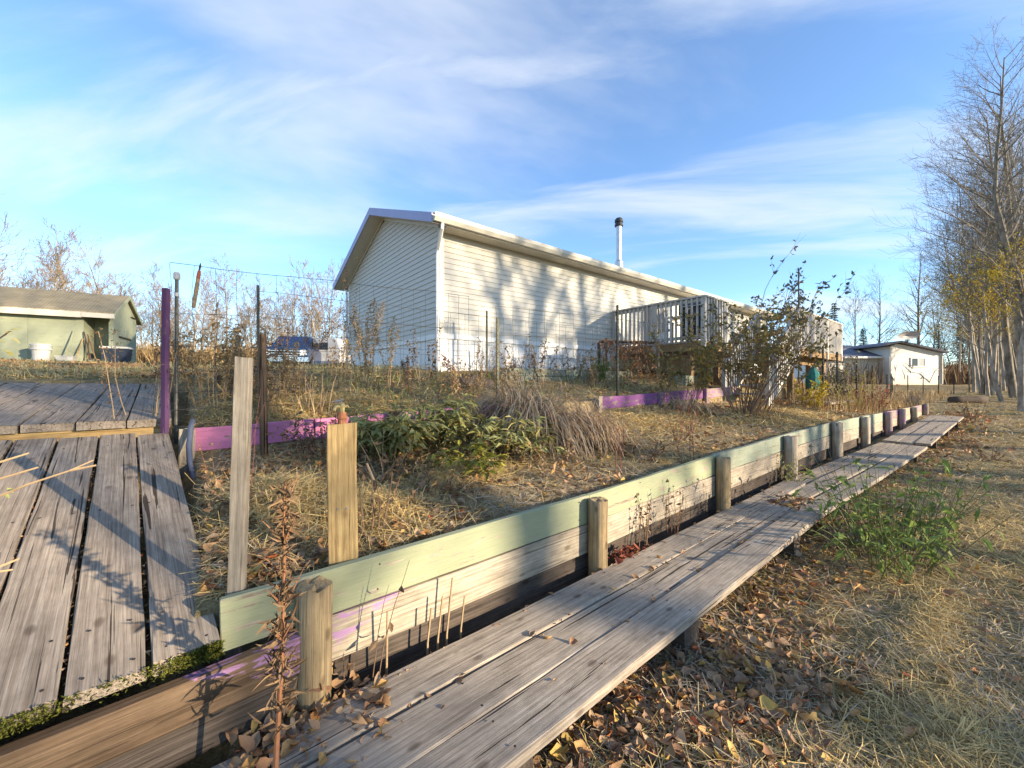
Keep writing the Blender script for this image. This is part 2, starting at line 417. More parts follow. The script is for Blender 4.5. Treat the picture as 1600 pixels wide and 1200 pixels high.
class MB:
    def __init__(s): s.v = []; s.f = []
    def tube(s, pts, rad, n=5, cap=True):
        pts = [Vector(p) for p in pts]
        b = len(s.v); m = len(pts)
        a = None
        for i, p in enumerate(pts):
            t = (pts[min(i + 1, m - 1)] - pts[max(i - 1, 0)])
            if t.length < 1e-9: t = Vector((0, 0, 1))
            t.normalize()
            if a is None:
                a = t.orthogonal().normalized()
            else:
                a = (a - t * a.dot(t))
                if a.length < 1e-6: a = t.orthogonal()
                a.normalize()
            c = t.cross(a)
            r = rad[i] if hasattr(rad, '__len__') else rad
            for k in range(n):
                an = 2 * math.pi * k / n
                q = p + (a * math.cos(an) + c * math.sin(an)) * r
                s.v.append((q.x, q.y, q.z))
        for i in range(m - 1):
            for k in range(n):
                k2 = (k + 1) % n
                s.f.append((b + i * n + k, b + i * n + k2, b + (i + 1) * n + k2, b + (i + 1) * n + k))
        if cap and n > 2:
            s.f.append(tuple(b + k for k in reversed(range(n))))
            s.f.append(tuple(b + (m - 1) * n + k for k in range(n)))
        return s
    def leaf(s, p, d, up, L, W, fold=0.18, curl=0.15, shape=0.45):
        p = Vector(p); d = Vector(d).normalized(); up = Vector(up)
        sd = d.cross(up)
        if sd.length < 1e-4: sd = d.orthogonal()
        sd.normalize(); nn = sd.cross(d)
        m = p + d * L * shape
        b = len(s.v)
        for q in (p, m + sd * W / 2 + nn * W * fold, m, m - sd * W / 2 + nn * W * fold, p + d * L - nn * L * curl,
                  p + d * L * 0.78 + sd * W * 0.27 - nn * L * curl * 0.5 + nn * W * fold * .5, p + d * L * 0.78 - sd * W * 0.27 - nn * L * curl * 0.5 + nn * W * fold * .5):
            s.v.append(tuple(q))
        s.f += [(b, b + 2, b + 1), (b, b + 3, b + 2), (b + 1, b + 2, b + 4, b + 5), (b + 2, b + 3, b + 6, b + 4)]
        return s
    def blade(s, pts, W):
        b = len(s.v); m = len(pts)
        pts = [Vector(p) for p in pts]
        sd = None
        for i, p in enumerate(pts):
            t = pts[min(i + 1, m - 1)] - pts[max(i - 1, 0)]
            sd2 = t.cross(Vector((0, 0, 1)))
            if sd2.length < 1e-5: sd2 = Vector((1, 0, 0))
            sd2.normalize()
            if sd is not None and sd2.dot(sd) < 0: sd2 = -sd2
            sd = sd2
            w = W * (1.0 if i < m - 1 else 0.2) / 2
            s.v.append(tuple(p + sd * w)); s.v.append(tuple(p - sd * w))
        for i in range(m - 1):
            s.f.append((b + 2 * i, b + 2 * i + 1, b + 2 * i + 3, b + 2 * i + 2))
        return s
    def box(s, lo, hi):
        b = len(s.v)
        x0, y0, z0 = lo; x1, y1, z1 = hi
        s.v += [(x0, y0, z0), (x1, y0, z0), (x1, y1, z0), (x0, y1, z0), (x0, y0, z1), (x1, y0, z1), (x1, y1, z1), (x0, y1, z1)]
        s.f += [(b, b + 3, b + 2, b + 1), (b + 4, b + 5, b + 6, b + 7), (b, b + 1, b + 5, b + 4), (b + 1, b + 2, b + 6, b + 5), (b + 2, b + 3, b + 7, b + 6), (b + 3, b, b + 4, b + 7)]
        return s
    def hexa(s, P8):
        b = len(s.v); s.v += [tuple(p) for p in P8]
        s.f += [(b, b + 3, b + 2, b + 1), (b + 4, b + 5, b + 6, b + 7), (b, b + 1, b + 5, b + 4), (b + 1, b + 2, b + 6, b + 5), (b + 2, b + 3, b + 7, b + 6), (b + 3, b, b + 4, b + 7)]
        return s
    def prism(s, poly, axis, a0, a1):
        """poly in the two other axes, extruded along axis (0=x,1=y) between a0 and a1"""
        b = len(s.v); n = len(poly)
        for a in (a0, a1):
            for (u, w) in poly:
                s.v.append((a, u, w) if axis == 0 else ((u, a, w) if axis == 1 else (u, w, a)))
        s.f.append(tuple(b + i for i in range(n))); s.f.append(tuple(b + n + i for i in reversed(range(n))))
        for i in range(n):
            j = (i + 1) % n
            s.f.append((b + i, b + n + i, b + n + j, b + j))
        return s
    def lathe(s, prof, n=16, c=(0, 0, 0)):
        b = len(s.v)
        for (r, z) in prof:
            for k in range(n):
                a = 2 * math.pi * k / n
                s.v.append((c[0] + r * math.cos(a), c[1] + r * math.sin(a), c[2] + z))
        for i in range(len(prof) - 1):
            for k in range(n):
                k2 = (k + 1) % n
                s.f.append((b + i * n + k, b + i * n + k2, b + (i + 1) * n + k2, b + (i + 1) * n + k))
        s.f.append(tuple(b + k for k in reversed(range(n))))
        s.f.append(tuple(b + (len(prof) - 1) * n + k for k in range(n)))
        return s
    def mesh(s, name, smooth=False, fix=False):
        me = bpy.data.meshes.new(name)
        me.from_pydata(s.v, [], s.f)
        if smooth: me.polygons.foreach_set('use_smooth', [True] * len(me.polygons))
        me.update()
        if fix:
            import bmesh
            bm = bmesh.new(); bm.from_mesh(me); bmesh.ops.recalc_face_normals(bm, faces=bm.faces); bm.to_mesh(me); bm.free()
        return me
    def build(s, name, mat, parent=None, smooth=False, fix=False):
        return link(name, s.mesh(name, smooth, fix), mat, parent)

def board_mesh(L, w, t, seg=5, jit=0.0025, ch=0.004, warp=0.004, ends=0.006):
    """a plank along local +x, centred on y and z, with eased edges, slight warp and uneven ends"""
    prof = [(-w / 2 + ch, -t / 2), (w / 2 - ch, -t / 2), (w / 2, -t / 2 + ch), (w / 2, t / 2 - ch), (w / 2 - ch, t / 2), (-w / 2 + ch, t / 2), (-w / 2, t / 2 - ch), (-w / 2, -t / 2 + ch)]
    v = []; f = []
    ph = rnd.uniform(0, 6); ph2 = rnd.uniform(0, 6)
    for i in range(seg + 1):
        u = i / seg
        oz = warp * math.sin(ph + u * 4.0); oy = warp * 0.5 * math.sin(ph2 + u * 5)
        for (y, z) in prof:
            x = L * u
            if i in (0, seg): x += rnd.uniform(-ends, ends)
            v.append((x, y + oy + rnd.uniform(-jit, jit), z + oz + rnd.uniform(-jit, jit) * 0.6))
    for i in range(seg):
        for k in range(8):
            k2 = (k + 1) % 8
            f.append((i * 8 + k, i * 8 + k2, (i + 1) * 8 + k2, (i + 1) * 8 + k))
    f.append(tuple(reversed(range(8)))); f.append(tuple(seg * 8 + k for k in range(8)))
    me = bpy.data.meshes.new('board')
    me.from_pydata(v, [], f); me.update()
    return me
def frame(p0, p1, up):
    p0 = Vector(p0); x = (Vector(p1) - p0)
    L = x.length; x.normalize()
    z = Vector(up); z = (z - x * z.dot(x)).normalized()
    y = z.cross(x)
    M = Matrix((x, y, z)).transposed().to_4x4(); M.translation = p0
    return M, L
def board(name, p0, p1, w, t, mat, parent=None, up=(0, 0, 1), seg=5, me=None, **kw):
    M, L = frame(p0, p1, up)
    if me is None: me = board_mesh(L, w, t, seg, **kw)
    o = link(name, me, mat, parent)
    o.matrix_local = M
    return o
NAIL = None
def nails(o, xs, w, t, n=2):
    """pairs of dark nail heads across a plank at the given distances along it"""
    global NAIL
    if NAIL is None:
        NAIL = MB().lathe([(.0048, 0), (.0048, .0016), (.003, .0022)], 7).mesh('nail')
    for x in xs:
        for k in range(n):
            y = (-.32 + .64 * k / max(1, n - 1)) * w + rnd.uniform(-.012, .012)
            c = link('nail', NAIL, 'nail', o); c.location = (x + rnd.uniform(-.012, .012), y, t / 2 - .0005)
    return o
def round_post(name, base, top, r, mat, parent=None, n=14, seg=4, jit=0.004, taper=1.0, rough_top=0.006):
    """a log post along local +x so that its grain runs up it"""
    M, L = frame(base, top, (0.3, 1, 0))
    v = []; f = []
    wob = [rnd.uniform(-jit, jit) for _ in range(n)]
    for i in range(seg + 1):
        u = i / seg; rr = r * (1 + (taper - 1) * u)
        for k in range(n):
            a = 2 * math.pi * k / n
            q = rr + wob[k] + rnd.uniform(-jit, jit) * 0.4
            v.append((L * u + (rnd.uniform(-rough_top, rough_top) if i == seg else 0), q * math.cos(a), q * math.sin(a)))
    v.append((0, 0, 0)); v.append((L + 0.004, 0, 0))
    ri = len(v)
    for k in range(n):
        a = 2 * math.pi * k / n
        v.append((L + rnd.uniform(-rough_top, rough_top), r * taper * 0.55 * math.cos(a), r * taper * 0.55 * math.sin(a)))
    for i in range(seg):
        for k in range(n):
            k2 = (k + 1) % n
            f.append((i * n + k, i * n + k2, (i + 1) * n + k2, (i + 1) * n + k))
    for k in range(n):
        k2 = (k + 1) % n
        f.append((ri - 2, k2, k))
        f.append((seg * n + k, seg * n + k2, ri + k2, ri + k)); f.append((ri - 1, ri + k, ri + k2))
    me = bpy.data.meshes.new(name); me.from_pydata(v, [], f); me.update()
    for p in me.polygons:
        p.use_smooth = len(p.vertices) == 4 and p.index < seg * n
    o = link(name, me, mat, parent); o.matrix_local = M
    return o

# ------------------------------------------------------------------ terrain
WX = [-6, 0, 2.2, 4.1, 6.1, 8.35, 10.4, 13, 17, 21]
WZ = [.76, .78, .81, .88, .92, .955, .945, .925, .90, .90]
def wall_top(x): return float(np.interp(x, WX, WZ))
def bench_z(x): return 0.28 + 0.021 * x
def sst(a, b, x):
    t = np.clip((x - a) / (b - a), 0, 1); return t * t * (3 - 2 * t)
def hnoise(X, Y):
    return (np.sin(X * 1.7 + 0.6 * np.sin(Y * 2.1)) * np.cos(Y * 1.9 + 1.3) * 0.5 + np.sin(X * 4.3 + 1.1 + Y * 1.3) * np.sin(Y * 5.1 - X * .7) * 0.3 + np.sin(X * 9.7 + Y * 3.1) * np.cos(Y * 11.3 - X * 2.7) * 0.2)
def ground(X, Y):
    X = np.asarray(X, float); Y = np.asarray(Y, float)
    lawn = np.interp(X, [-60, -5, 0, 15, 44, 90, 300], [0.0, 0.0, 0.03, 0.36, 1.42, 1.9, 3.0])
    lawn = lawn + 0.05 * sst(0.6, 1.6, Y) + 0.02 * hnoise(X * 1.3, Y * 1.3)
    wt_ = np.interp(X, WX, WZ)
    b1 = wt_ - 0.075 + 0.14 * np.clip(Y - 1.95, 0, 3) + 0.028 * hnoise(X, Y)
    xb = np.clip(X, -6, 9)
    b2 = 1.19 + 0.03 * xb + 0.2 * np.clip(Y - 4.25, 0, 2.8) + 0.04 * np.clip(Y - 7.05, 0, 9) + 0.004 * np.clip(Y - 16, 0, 200) + 0.035 * hnoise(X + 3, Y)
    left = np.where(Y < 1.72, 0.12 + 0.0 * X, np.where(Y < 7.05, 0.30 + 0.2 * (Y - 1.72), 1.60 + 0.058 * np.clip(Y - 7.05, 0, 10) + 0.01 * np.clip(Y - 17, 0, 100)))
    left = left + 0.02 * hnoise(X, Y)
    g = np.where(Y < 1.965, lawn, np.where(Y < 4.2, b1, b2))
    far = lawn + sst(1.5, 11, Y) * (np.maximum(1.55 + 0.01 * Y, lawn) - lawn)
    g = g + sst(16.5, 22, X) * (far - g)
    k = sst(0.02, -0.12, X) if False else np.clip((0.0 - X) / 0.12, 0, 1)
    k = np.where(Y > 7.05, np.clip((1.0 - X) / 3.0, 0, 1), k)
    g = g + k * (left - g)
    return g
def gz(x, y): return float(ground(x, y))
def axis_lines(segs):
    out = []
    for a, b, st in segs:
        out += list(np.arange(a, b, st))
    return out
gx = axis_lines([(-400, -60, 40), (-60, -12, 4), (-12, -2.4, .8), (-2.4, 8, .1), (8, 20, .3), (20, 60, 2), (60, 160, 10), (160, 500, 40)]) + [500]
gx = sorted(set(round(x, 3) for x in gx + [-0.12, 0.0]))
gy = axis_lines([(-300, -40, 40), (-40, -4, 3), (-4, 1.8, .1), (2.0, 4.15, .1), (4.25, 7.0, .1), (7.1, 12, .3), (12, 60, 2.5), (60, 500, 40)]) + [1.71, 1.73, 1.9, 1.955, 1.975, 4.19, 4.21, 7.04, 7.06, 500]
gy = sorted(set(round(y, 3) for y in gy))
GX, GY = np.meshgrid(gx, gy)
GZ = ground(GX, GY)
gv = np.stack([GX, GY, GZ], -1).reshape(-1, 3)
nx, ny = len(gx), len(gy)
gf = [(j * nx + i, j * nx + i + 1, (j + 1) * nx + i + 1, (j + 1) * nx + i) for j in range(ny - 1) for i in range(nx - 1)]
me = bpy.data.meshes.new('ground'); me.from_pydata(gv.tolist(), [], gf); me.update()
me.polygons.foreach_set('use_smooth', [True] * len(me.polygons))
g_o = link('ground', me, 'ground'); g_o['kind'] = 'structure'

# ------------------------------------------------------------------ retaining wall in front of the lower bed
WALL_Y = 1.87
rw = thing('retaining_wall', 'long low garden wall of green painted and bare boards held by round posts', 'garden wall')
post_x = [0.375, 2.2, 4.14, 6.08, 8.3, 10.35, 12.7, 14.6, 16.8, 19.2]
seams = [0.075, 2.2, 4.14, 6.08, 8.3, 10.35, 12.7, 14.6, 16.8, 19.2]
T = 0.04
for i in range(len(seams) - 1):
    a, b = seams[i] + (0.002 if i else 0), seams[i + 1] - 0.002
    mt = 'paint_green' if i < 2 else ('paint_green_grey' if i < 6 else ('wood_bare' if i == 7 else 'paint_purple_worn'))
    za, zb = wall_top(a), wall_top(b)
    y0 = WALL_Y + T / 2 + rnd.uniform(-.004, .004)
    lt = 'wood_bare_purple' if i == 0 else 'wood_bare'
    nails(board('board', (a, y0, za - .102), (b, y0, zb - .102), .20, T, mt, rw, up=(0, -1, 0), seg=8), (.03, .6, b - a - .12) if i < 4 else (), .20, T + .004)
    board('board', (a + (0.30 if i == 0 else 0), y0 + rnd.uniform(.0, .006), za - .31), (b, y0, zb - .31), .203, T, lt, rw, up=(0, -1, 0), seg=8)
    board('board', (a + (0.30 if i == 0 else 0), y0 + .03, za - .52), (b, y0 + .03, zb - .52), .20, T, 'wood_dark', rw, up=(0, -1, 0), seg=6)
for i, x in enumerate(post_x):
    r = 0.066 if i < 3 else 0.075
    top = wall_top(x) + [-.02, -.015, -.02, .0, .01, .0, .01, .02, .0, .03][i]
    lean = rnd.uniform(-.012, .012)
    round_post('post', (x, WALL_Y - r - .004, gz(x, 1.7) - .1), (x + lean, WALL_Y - r - .004, top), r, 'wood_post' if i < 3 else ('wood_bare' if i not in (6, 7, 9) else 'paint_purple_worn'), rw, rough_top=.009)

# kick timber under the lower ramp end
kb = thing('kick_timber', 'rough brown timber with smeared purple paint below the mossy ramp end', 'timber')
board('timber', (-1.6, 1.745, .455), (0.36, 1.80, .515), .15, .05, 'wood_brown_purple', kb, up=(0.04, -1, 0), seg=10, jit=.004)

board('timber', (-1.6, 1.76, .31), (0.36, 1.815, .37), .13, .05, 'wood_dark', kb, up=(0.04, -1, 0), seg=8, jit=.004)

# ------------------------------------------------------------------ plank walkway along the wall
wk = thing('plank_walkway', 'weathered grey three plank walkway running along the foot of the garden wall', 'walkway')
def walk_edge(x): return float(np.interp(x, [0, 4.3, 7.8, 10.6, 17], [1.06, 1.10, 1.10, .90, .84]))
rows = [
    (0, [(0.20, 5.75), (5.78, 10.45), (10.5, 17.2)]),
    (1, [(-.02, 4.60), (5.18, 10.40), (10.5, 17.3)]),
    (2, [(-.10, 4.42), (4.50, 10.35), (10.5, 17.15)]),
]
PW = 0.213
for r_, spans in rows:
    for (a, b) in spans:
        ya = walk_edge(a) + PW * (2.5 - r_) + (2 - r_) * .011
        yb = walk_edge(b) + PW * (2.5 - r_) + (2 - r_) * .011
        dz = rnd.uniform(-.006, .006)
        if 4.4 < a < 10.4:
            dz -= .035; ya += .045; yb += .02
        lift = 0.03 if a > 10 else 0
        pk = board('plank', (a, ya, bench_z(a) - .022 + dz), (b, yb, bench_z(b) - .022 + dz + lift), PW, .045, 'wood_walk', wk, seg=14, jit=.003, warp=.006, ends=.014)
        nails(pk, [q - a for q in (0.9, 2.15, 3.95, 5.6, 7.5) if a + .05 < q < b - .05], PW, .053)
board('plank', (4.63, 1.10 + PW * 1.5, bench_z(4.6) - .055), (5.14, 1.12 + PW * 1.5, bench_z(5.1) - .04), PW * .93, .04, 'wood_walk', wk, seg=4, ends=.03, jit=.006)
for x in (0.9, 2.15, 3.95, 5.6, 7.5, 9.6, 11.5, 13.6, 15.8):
    e = walk_edge(x)
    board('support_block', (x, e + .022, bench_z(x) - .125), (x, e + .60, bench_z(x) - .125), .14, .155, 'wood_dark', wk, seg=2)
lw = thing('shaded_plank_walk', 'dark shaded planks in the lower left beside the base of the kick timber', 'walkway')
for k in range(3):
    y = 1.60 - k * .20
    board('plank', (-2.4, y + .02, .262), (0.14 - .16 * k, y, .275 - .004 * k), .19, .045, 'wood_grey', lw, seg=8, ends=.02)

# ------------------------------------------------------------------ lower ramp and upper ramp on the left
rp = thing('lower_ramp', 'steep ramp of wide weathered grey planks with moss on its bottom end', 'ramp')
def ramp_pt(u, x):      # u metres up the ramp, x metres left of its right edge
    sk = -.10
    return Vector((0.07 - x + sk * u, 1.84 + u, 0.655 + 0.228 * u - .0))
pw = .188; gp = .016
for k in range(10):
    xc = (pw + gp) * k + pw / 2
    e0 = -.02 - 0.012 * k + rnd.uniform(-.01, .01)
    p0 = ramp_pt(e0, xc); p1 = ramp_pt(2.43 + rnd.uniform(-.015, .015), xc)
    dz = rnd.uniform(-.004, .004)
    nails(board('plank', p0 + Vector((0, 0, -.022 + dz)), p1 + Vector((0, 0, -.022 - dz)), pw, .045, 'wood_grey', rp, seg=12, jit=.003, warp=.004, ends=.008), (.06, .27, 1.27, 2.3), pw, .051)
for u in (.25, 1.25, 2.25):
    a = ramp_pt(u, 0.04); b = ramp_pt(u, 1.98)
    board('joist', a + Vector((0, 0, -.10)), b + Vector((0, 0, -.10)), .05, .10, 'wood_dark', rp, seg=2)
# moss on the ramp end
mv = MB()
for i in range(2600):
    k = rnd.random()
    x = abs(rnd.gauss(0, 1)) * .08 if k < .62 else (rnd.gauss(.50, .07) if k < .85 else rnd.uniform(0.02, .9))
    p = ramp_pt(-.038 - .012 * x / .2, max(x, .004)) + Vector((rnd.uniform(-.004, .004), rnd.uniform(-.005, .02), rnd.uniform(-.045, .006)))
    mv.leaf(p, (rnd.uniform(-.6, .6), rnd.uniform(-1, .1), rnd.uniform(.0, 1)), (0, 0, 1), rnd.uniform(.008, .020), rnd.uniform(.005, .010))
mo = mv.build('moss', 'moss', rp); mo['kind'] = 'stuff'

ur = thing('upper_ramp', 'gentle upper ramp of broad sunlit grey planks leading to the green shed', 'ramp')
def up_pt(u, x): return Vector((-0.16 - x - .05 * u, 4.33 + u, 1.315 + 0.108 * u))
pw2 = .262
for k in range(9):
    xc = (pw2 + .012) * k + pw2 / 2
    board('plank', up_pt(rnd.uniform(-.02, .01), xc) + Vector((0, 0, -.03)), up_pt(2.72 + rnd.uniform(-.03, .03), xc) + Vector((0, 0, -.03)), pw2, .06, 'wood_grey', ur, seg=10, ends=.01)
board('joist', up_pt(.06, -.0) + Vector((0, 0, -.105)), up_pt(.06, 2.45) + Vector((0, 0, -.105)), .05, .085, 'wood_new', ur, seg=5)
board('joist', up_pt(2.4, 0) + Vector((0, 0, -.13)), up_pt(2.4, 2.4) + Vector((0, 0, -.13)), .06, .12, 'wood_dark', ur, seg=2)

# ------------------------------------------------------------------ pink edging boards between the two beds
pe = thing('pink_bed_edging', 'pink painted board edging with short posts between the lower and upper beds', 'garden edging')
def edge_top(x): return 1.235 + .030 * x
segs_p = [(-.02, .88), (.90, 1.62), (1.70, 2.28), (2.30, 3.30)]
for (a, b) in segs_p:
    board('board', (a, 4.20, edge_top(a) - .095), (b, 4.20 + rnd.uniform(-.01, .01), edge_top(b) - .095), .19, .04, 'paint_pink', pe, up=(0, -1, 0), seg=6)
    board('board', (a, 4.215, edge_top(a) - .295), (b, 4.215, edge_top(b) - .295), .19, .04, 'wood_brown', pe, up=(0, -1, 0), seg=5)
board('post', (-.06, 4.17, .85), (-.06, 4.17, edge_top(0) - .0), .10, .09, 'wood_bare', pe, up=(0, -1, 0), seg=3)
board('post', (1.66, 4.14, .9), (1.66, 4.14, edge_top(1.66) + .02), .10, .09, 'wood_stub', pe, up=(0, -1, 0), seg=3)
pe2 = thing('purple_bed_edging', 'vivid purple board edging below the leafy shrub and the deck', 'garden edging')
for (a, b, m_) in [(5.15, 6.9, 'paint_purple'), (6.93, 8.7, 'paint_purple'), (8.73, 10.4, 'paint_purple_worn')]:
    board('board', (a, 4.20, edge_top(a) - .11), (b, 4.20, edge_top(b) - .11), .20, .04, m_, pe2, up=(0, -1, 0), seg=6)
for x in (5.1, 6.915, 8.715):
    board('post', (x, 4.145, 1.0), (x, 4.145, edge_top(x) + .01), .09, .07, 'wood_bare' if x < 6 else 'paint_purple_worn', pe2, up=(0, -1, 0), seg=3)

# ------------------------------------------------------------------ the house
HX0, HX1, HY0, HY1 = 3.75, 20.5, 6.98, 12.9
ZS, ZE = 2.60, 4.76          # top of the skirting, top of the side wall
HYM = (HY0 + HY1) / 2; RISE = 1.10
hs = thing('mobile_home', 'long cream sided mobile home with white skirting and metal chimney pipe', 'house')
MB().box((HX0 + .03, HY0 + .03, 1.3), (HX1 - .03, HY1 - .03, ZE)).build('wall', 'siding', hs)
MB().prism([(HY0 + .03, ZE), (HY1 - .03, ZE), (HYM, ZE + RISE - .02)], 0, HX0 + .03, HX1 - .03).build('gable', 'siding', hs, fix=True)
ROW = 0.108
nrow = int(round((ZE - ZS) / ROW))
for i in range(nrow):       # lap siding, long side: each course its own piece, lower edge proud
    z0, z1 = ZS + i * ROW, ZS + (i + 1) * ROW
    xs0 = HX0 + .06
    MB().hexa([(xs0, HY0 - .016, z0), (HX1, HY0 - .016, z0), (HX1, HY0 + .02, z0), (xs0, HY0 + .02, z0),
               (xs0, HY0 - .001, z1 + .004), (HX1, HY0 - .001, z1 + .004), (HX1, HY0 + .02, z1 + .004), (xs0, HY0 + .02, z1 + .004)]).build('siding_board', 'siding', hs)
i = 0
while True:
    z0, z1 = ZS + i * ROW, ZS + (i + 1) * ROW
    def yr(z):
        if z <= ZE: return HY0 + .05, HY1 - .02
        k = (z - ZE) / RISE * (HYM - HY0); return HY0 + k + .02, HY1 - k - .02
    if z1 > ZE + RISE - .03: break
    (a0, b0), (a1, b1) = yr(z0), yr(z1)
    MB().hexa([(HX0 - .016, b0, z0), (HX0 - .016, a0, z0), (HX0 + .02, a0, z0), (HX0 + .02, b0, z0),
               (HX0 - .001, b1, z1 + .004), (HX0 - .001, a1, z1 + .004), (HX0 + .02, a1, z1 + .004), (HX0 + .02, b1, z1 + .004)]).build('siding_board', 'siding', hs)
    i += 1
MB().box((HX0 - .022, HY0 - .022, ZS), (HX0 + .07, HY0 + .06, ZE)).build('corner_trim', 'trim_cream', hs)
MB().box((HX0 - .022, HY1 - .06, ZS), (HX0 + .05, HY1 + .02, ZE)).build('corner_trim', 'trim_white', hs)
# skirting: trim band and ribbed panels
MB().box((HX0 - .03, HY0 - .03, ZS - .10), (HX1, HY0 + .03, ZS - .002)).build('skirt_trim', 'trim_white', hs)
MB().box((HX0 - .03, HY0 + .032, ZS - .10), (HX0 + .03, HY1, ZS - .002)).build('skirt_trim', 'trim_white', hs)
x = HX0
pm = MB()
for k in range(2): pm.box((k * .2, 0, 0), (k * .2 + .188, .02, 1.15))
pm = pm.mesh('skirt_panel')
while x < HX1 - .4:
    o = link('skirt_panel', pm, 'siding_white', hs); o.location = (x, HY0 + .002, ZS - .10 - 1.152); x += .402
y = HY0 + .04
while y < HY1 - .4:
    o = link('skirt_panel', pm, 'siding_white', hs); o.location = (HX0 + .022, y, ZS - .10 - 1.152); o.rotation_euler = (0, 0, R(90)); y += .402
# roof
OV = .38; RO = .36
sl = RISE / (HYM - HY0)
ze0 = ZE - OV * sl + .10
rf = MB()
def roof_z(y): return ZE + .10 + RISE - abs(y - HYM) * sl
for sgn in (-1, 1):
    ye = HYM + sgn * (HYM - HY0 + OV)
    P = [(HX0 - RO, ye, roof_z(ye)), (HX1 + RO, ye, roof_z(ye)), (HX1 + RO, HYM, roof_z(HYM)), (HX0 - RO, HYM, roof_z(HYM))]
    Q = [(a, b, c + .035) for (a, b, c) in P]
    rf.hexa(P + Q)
roof = rf.build('roof', 'shingle_grey', hs, fix=True)
for sgn in (-1, 1):         # rake fascia and rake soffit at the near gable
    ye = HYM + sgn * (HYM - HY0 + OV)
    fx = HX0 - RO
    MB().hexa([(fx - .02, ye, roof_z(ye) - .15), (fx, ye, roof_z(ye) - .15), (fx, HYM, roof_z(HYM) - .15), (fx - .02, HYM, roof_z(HYM) - .15),
               (fx - .02, ye, roof_z(ye) + .03), (fx, ye, roof_z(ye) + .03), (fx, HYM, roof_z(HYM) + .03), (fx - .02, HYM, roof_z(HYM) + .03)]).build('fascia', 'fascia_blue', hs, fix=True)
    MB().hexa([(fx + .002, ye, roof_z(ye) - .14), (HX0 - .002, ye, roof_z(ye) - .14), (HX0 - .002, HYM, roof_z(HYM) - .14), (fx + .002, HYM, roof_z(HYM) - .14),
               (fx + .002, ye, roof_z(ye) - .125), (HX0 - .002, ye, roof_z(ye) - .125), (HX0 - .002, HYM, roof_z(HYM) - .125), (fx + .002, HYM, roof_z(HYM) - .125)]).build('soffit', 'soffit', hs, fix=True)
    MB().hexa([(HX0 - .045, HYM + sgn * (HYM - HY0), ZE - .10), (HX0 - .02, HYM + sgn * (HYM - HY0), ZE - .10), (HX0 - .02, HYM, ZE + RISE - .10), (HX0 - .045, HYM, ZE + RISE - .10),
               (HX0 - .045, HYM + sgn * (HYM - HY0), ZE - .04), (HX0 - .02, HYM + sgn * (HYM - HY0), ZE - .04), (HX0 - .02, HYM, ZE + RISE - .04), (HX0 - .045, HYM, ZE + RISE - .04)]).build('rake_trim', 'trim_cream', hs, fix=True)
yz = HY0 - OV
MB().box((HX0 - .02, yz + .01, roof_z(yz) - .135), (HX1 + RO, HY0 - .018, roof_z(yz) - .12)).build('soffit', 'soffit', hs)
MB().box((HX0 - RO, yz - .0, roof_z(yz) - .15), (HX1 + RO, yz + .02, roof_z(yz) + .0)).build('fascia', 'trim_cream', hs)
gm = MB().prism([(yz - .005, roof_z(yz) - .13), (yz - .07, roof_z(yz) - .13), (yz - .11, roof_z(yz) - .06), (yz - .115, roof_z(yz) + .012), (yz - .10, roof_z(yz) + .012), (yz - .095, roof_z(yz) - .05), (yz - .06, roof_z(yz) - .115), (yz - .005, roof_z(yz) - .115)], 0, HX0 - RO, HX1 + RO)
gm.build('gutter', 'trim_cream', hs, fix=True)
yb = HY1 + OV
MB().prism([(yb + .005, roof_z(yb) - .13), (yb + .07, roof_z(yb) - .13), (yb + .115, roof_z(yb) + .012), (yb + .005, roof_z(yb) + .012)], 0, HX0 - RO - .02, HX1 + RO).build('gutter', 'trim_white', hs, fix=True)
def downspout(pts):
    MB().tube(pts, .034, 6).build('downspout', 'trim_white', hs)
downspout([(HX0 - .18, yz - .04, roof_z(yz) - .10), (HX0 - .18, yz - .03, roof_z(yz) - .22), (HX0 - .06, HY0 - .02, roof_z(yz) - .50), (HX0 - .06, HY0 + .0, roof_z(yz) - .60), (HX0 - .06, HY0 + .0, ZS - .02), (HX0 - .09, HY0 - .06, ZS - .12), (HX0 - .09, HY0 - .07, 1.85)])
downspout([(HX0 - .07, HY1 + .25, ZE - .16), (HX0 - .07, HY1 + .05, ZE - .25), (HX0 - .07, HY1 + .03, ZE - .35), (HX0 - .07, HY1 + .03, 2.0)])
# chimney pipe with rain cap
cp = at(967, 500, 14.4)
ch = MB().lathe([(.15, -.35), (.15, -.02), (.10, .03), (.10, 1.30)], 14, (cp.x, cp.y, 6.05)).build('chimney', 'galvanised', hs, smooth=False)
MB().lathe([(.105, 1.26), (.15, 1.27), (.15, 1.34), (.12, 1.36), (.12, 1.40), (.15, 1.41), (.15, 1.50), (.10, 1.56), (.02, 1.58)], 14, (cp.x, cp.y, 6.05)).build('cap', 'black_metal', ch)
# window and patio door above the deck
def window(x0, x1, z0, z1, pane='glass_dark'):
    f = MB()
    w = .06
    f.box((x0 - w, HY0 - .05, z0 - w), (x1 + w, HY0 - .018, z0)); f.box((x0 - w, HY0 - .05, z1), (x1 + w, HY0 - .018, z1 + w))
    f.box((x0 - w, HY0 - .05, z0), (x0, HY0 - .018, z1)); f.box((x1, HY0 - .05, z0), (x1 + w, HY0 - .018, z1))
    xm = (x0 + x1) / 2
    f.box((xm - .025, HY0 - .045, z0), (xm + .025, HY0 - .018, z1))
    fo = f.build('window', 'trim_white', hs)
    for a, b in ((x0, xm - .025), (xm + .025, x1)):
        MB().box((a, HY0 - .03, z0), (b, HY0 - .0185, z1)).build('pane', pane, fo)
window(10.6, 12.0, 2.72, 3.75)
window(14.2, 15.6, 3.4, 4.5)

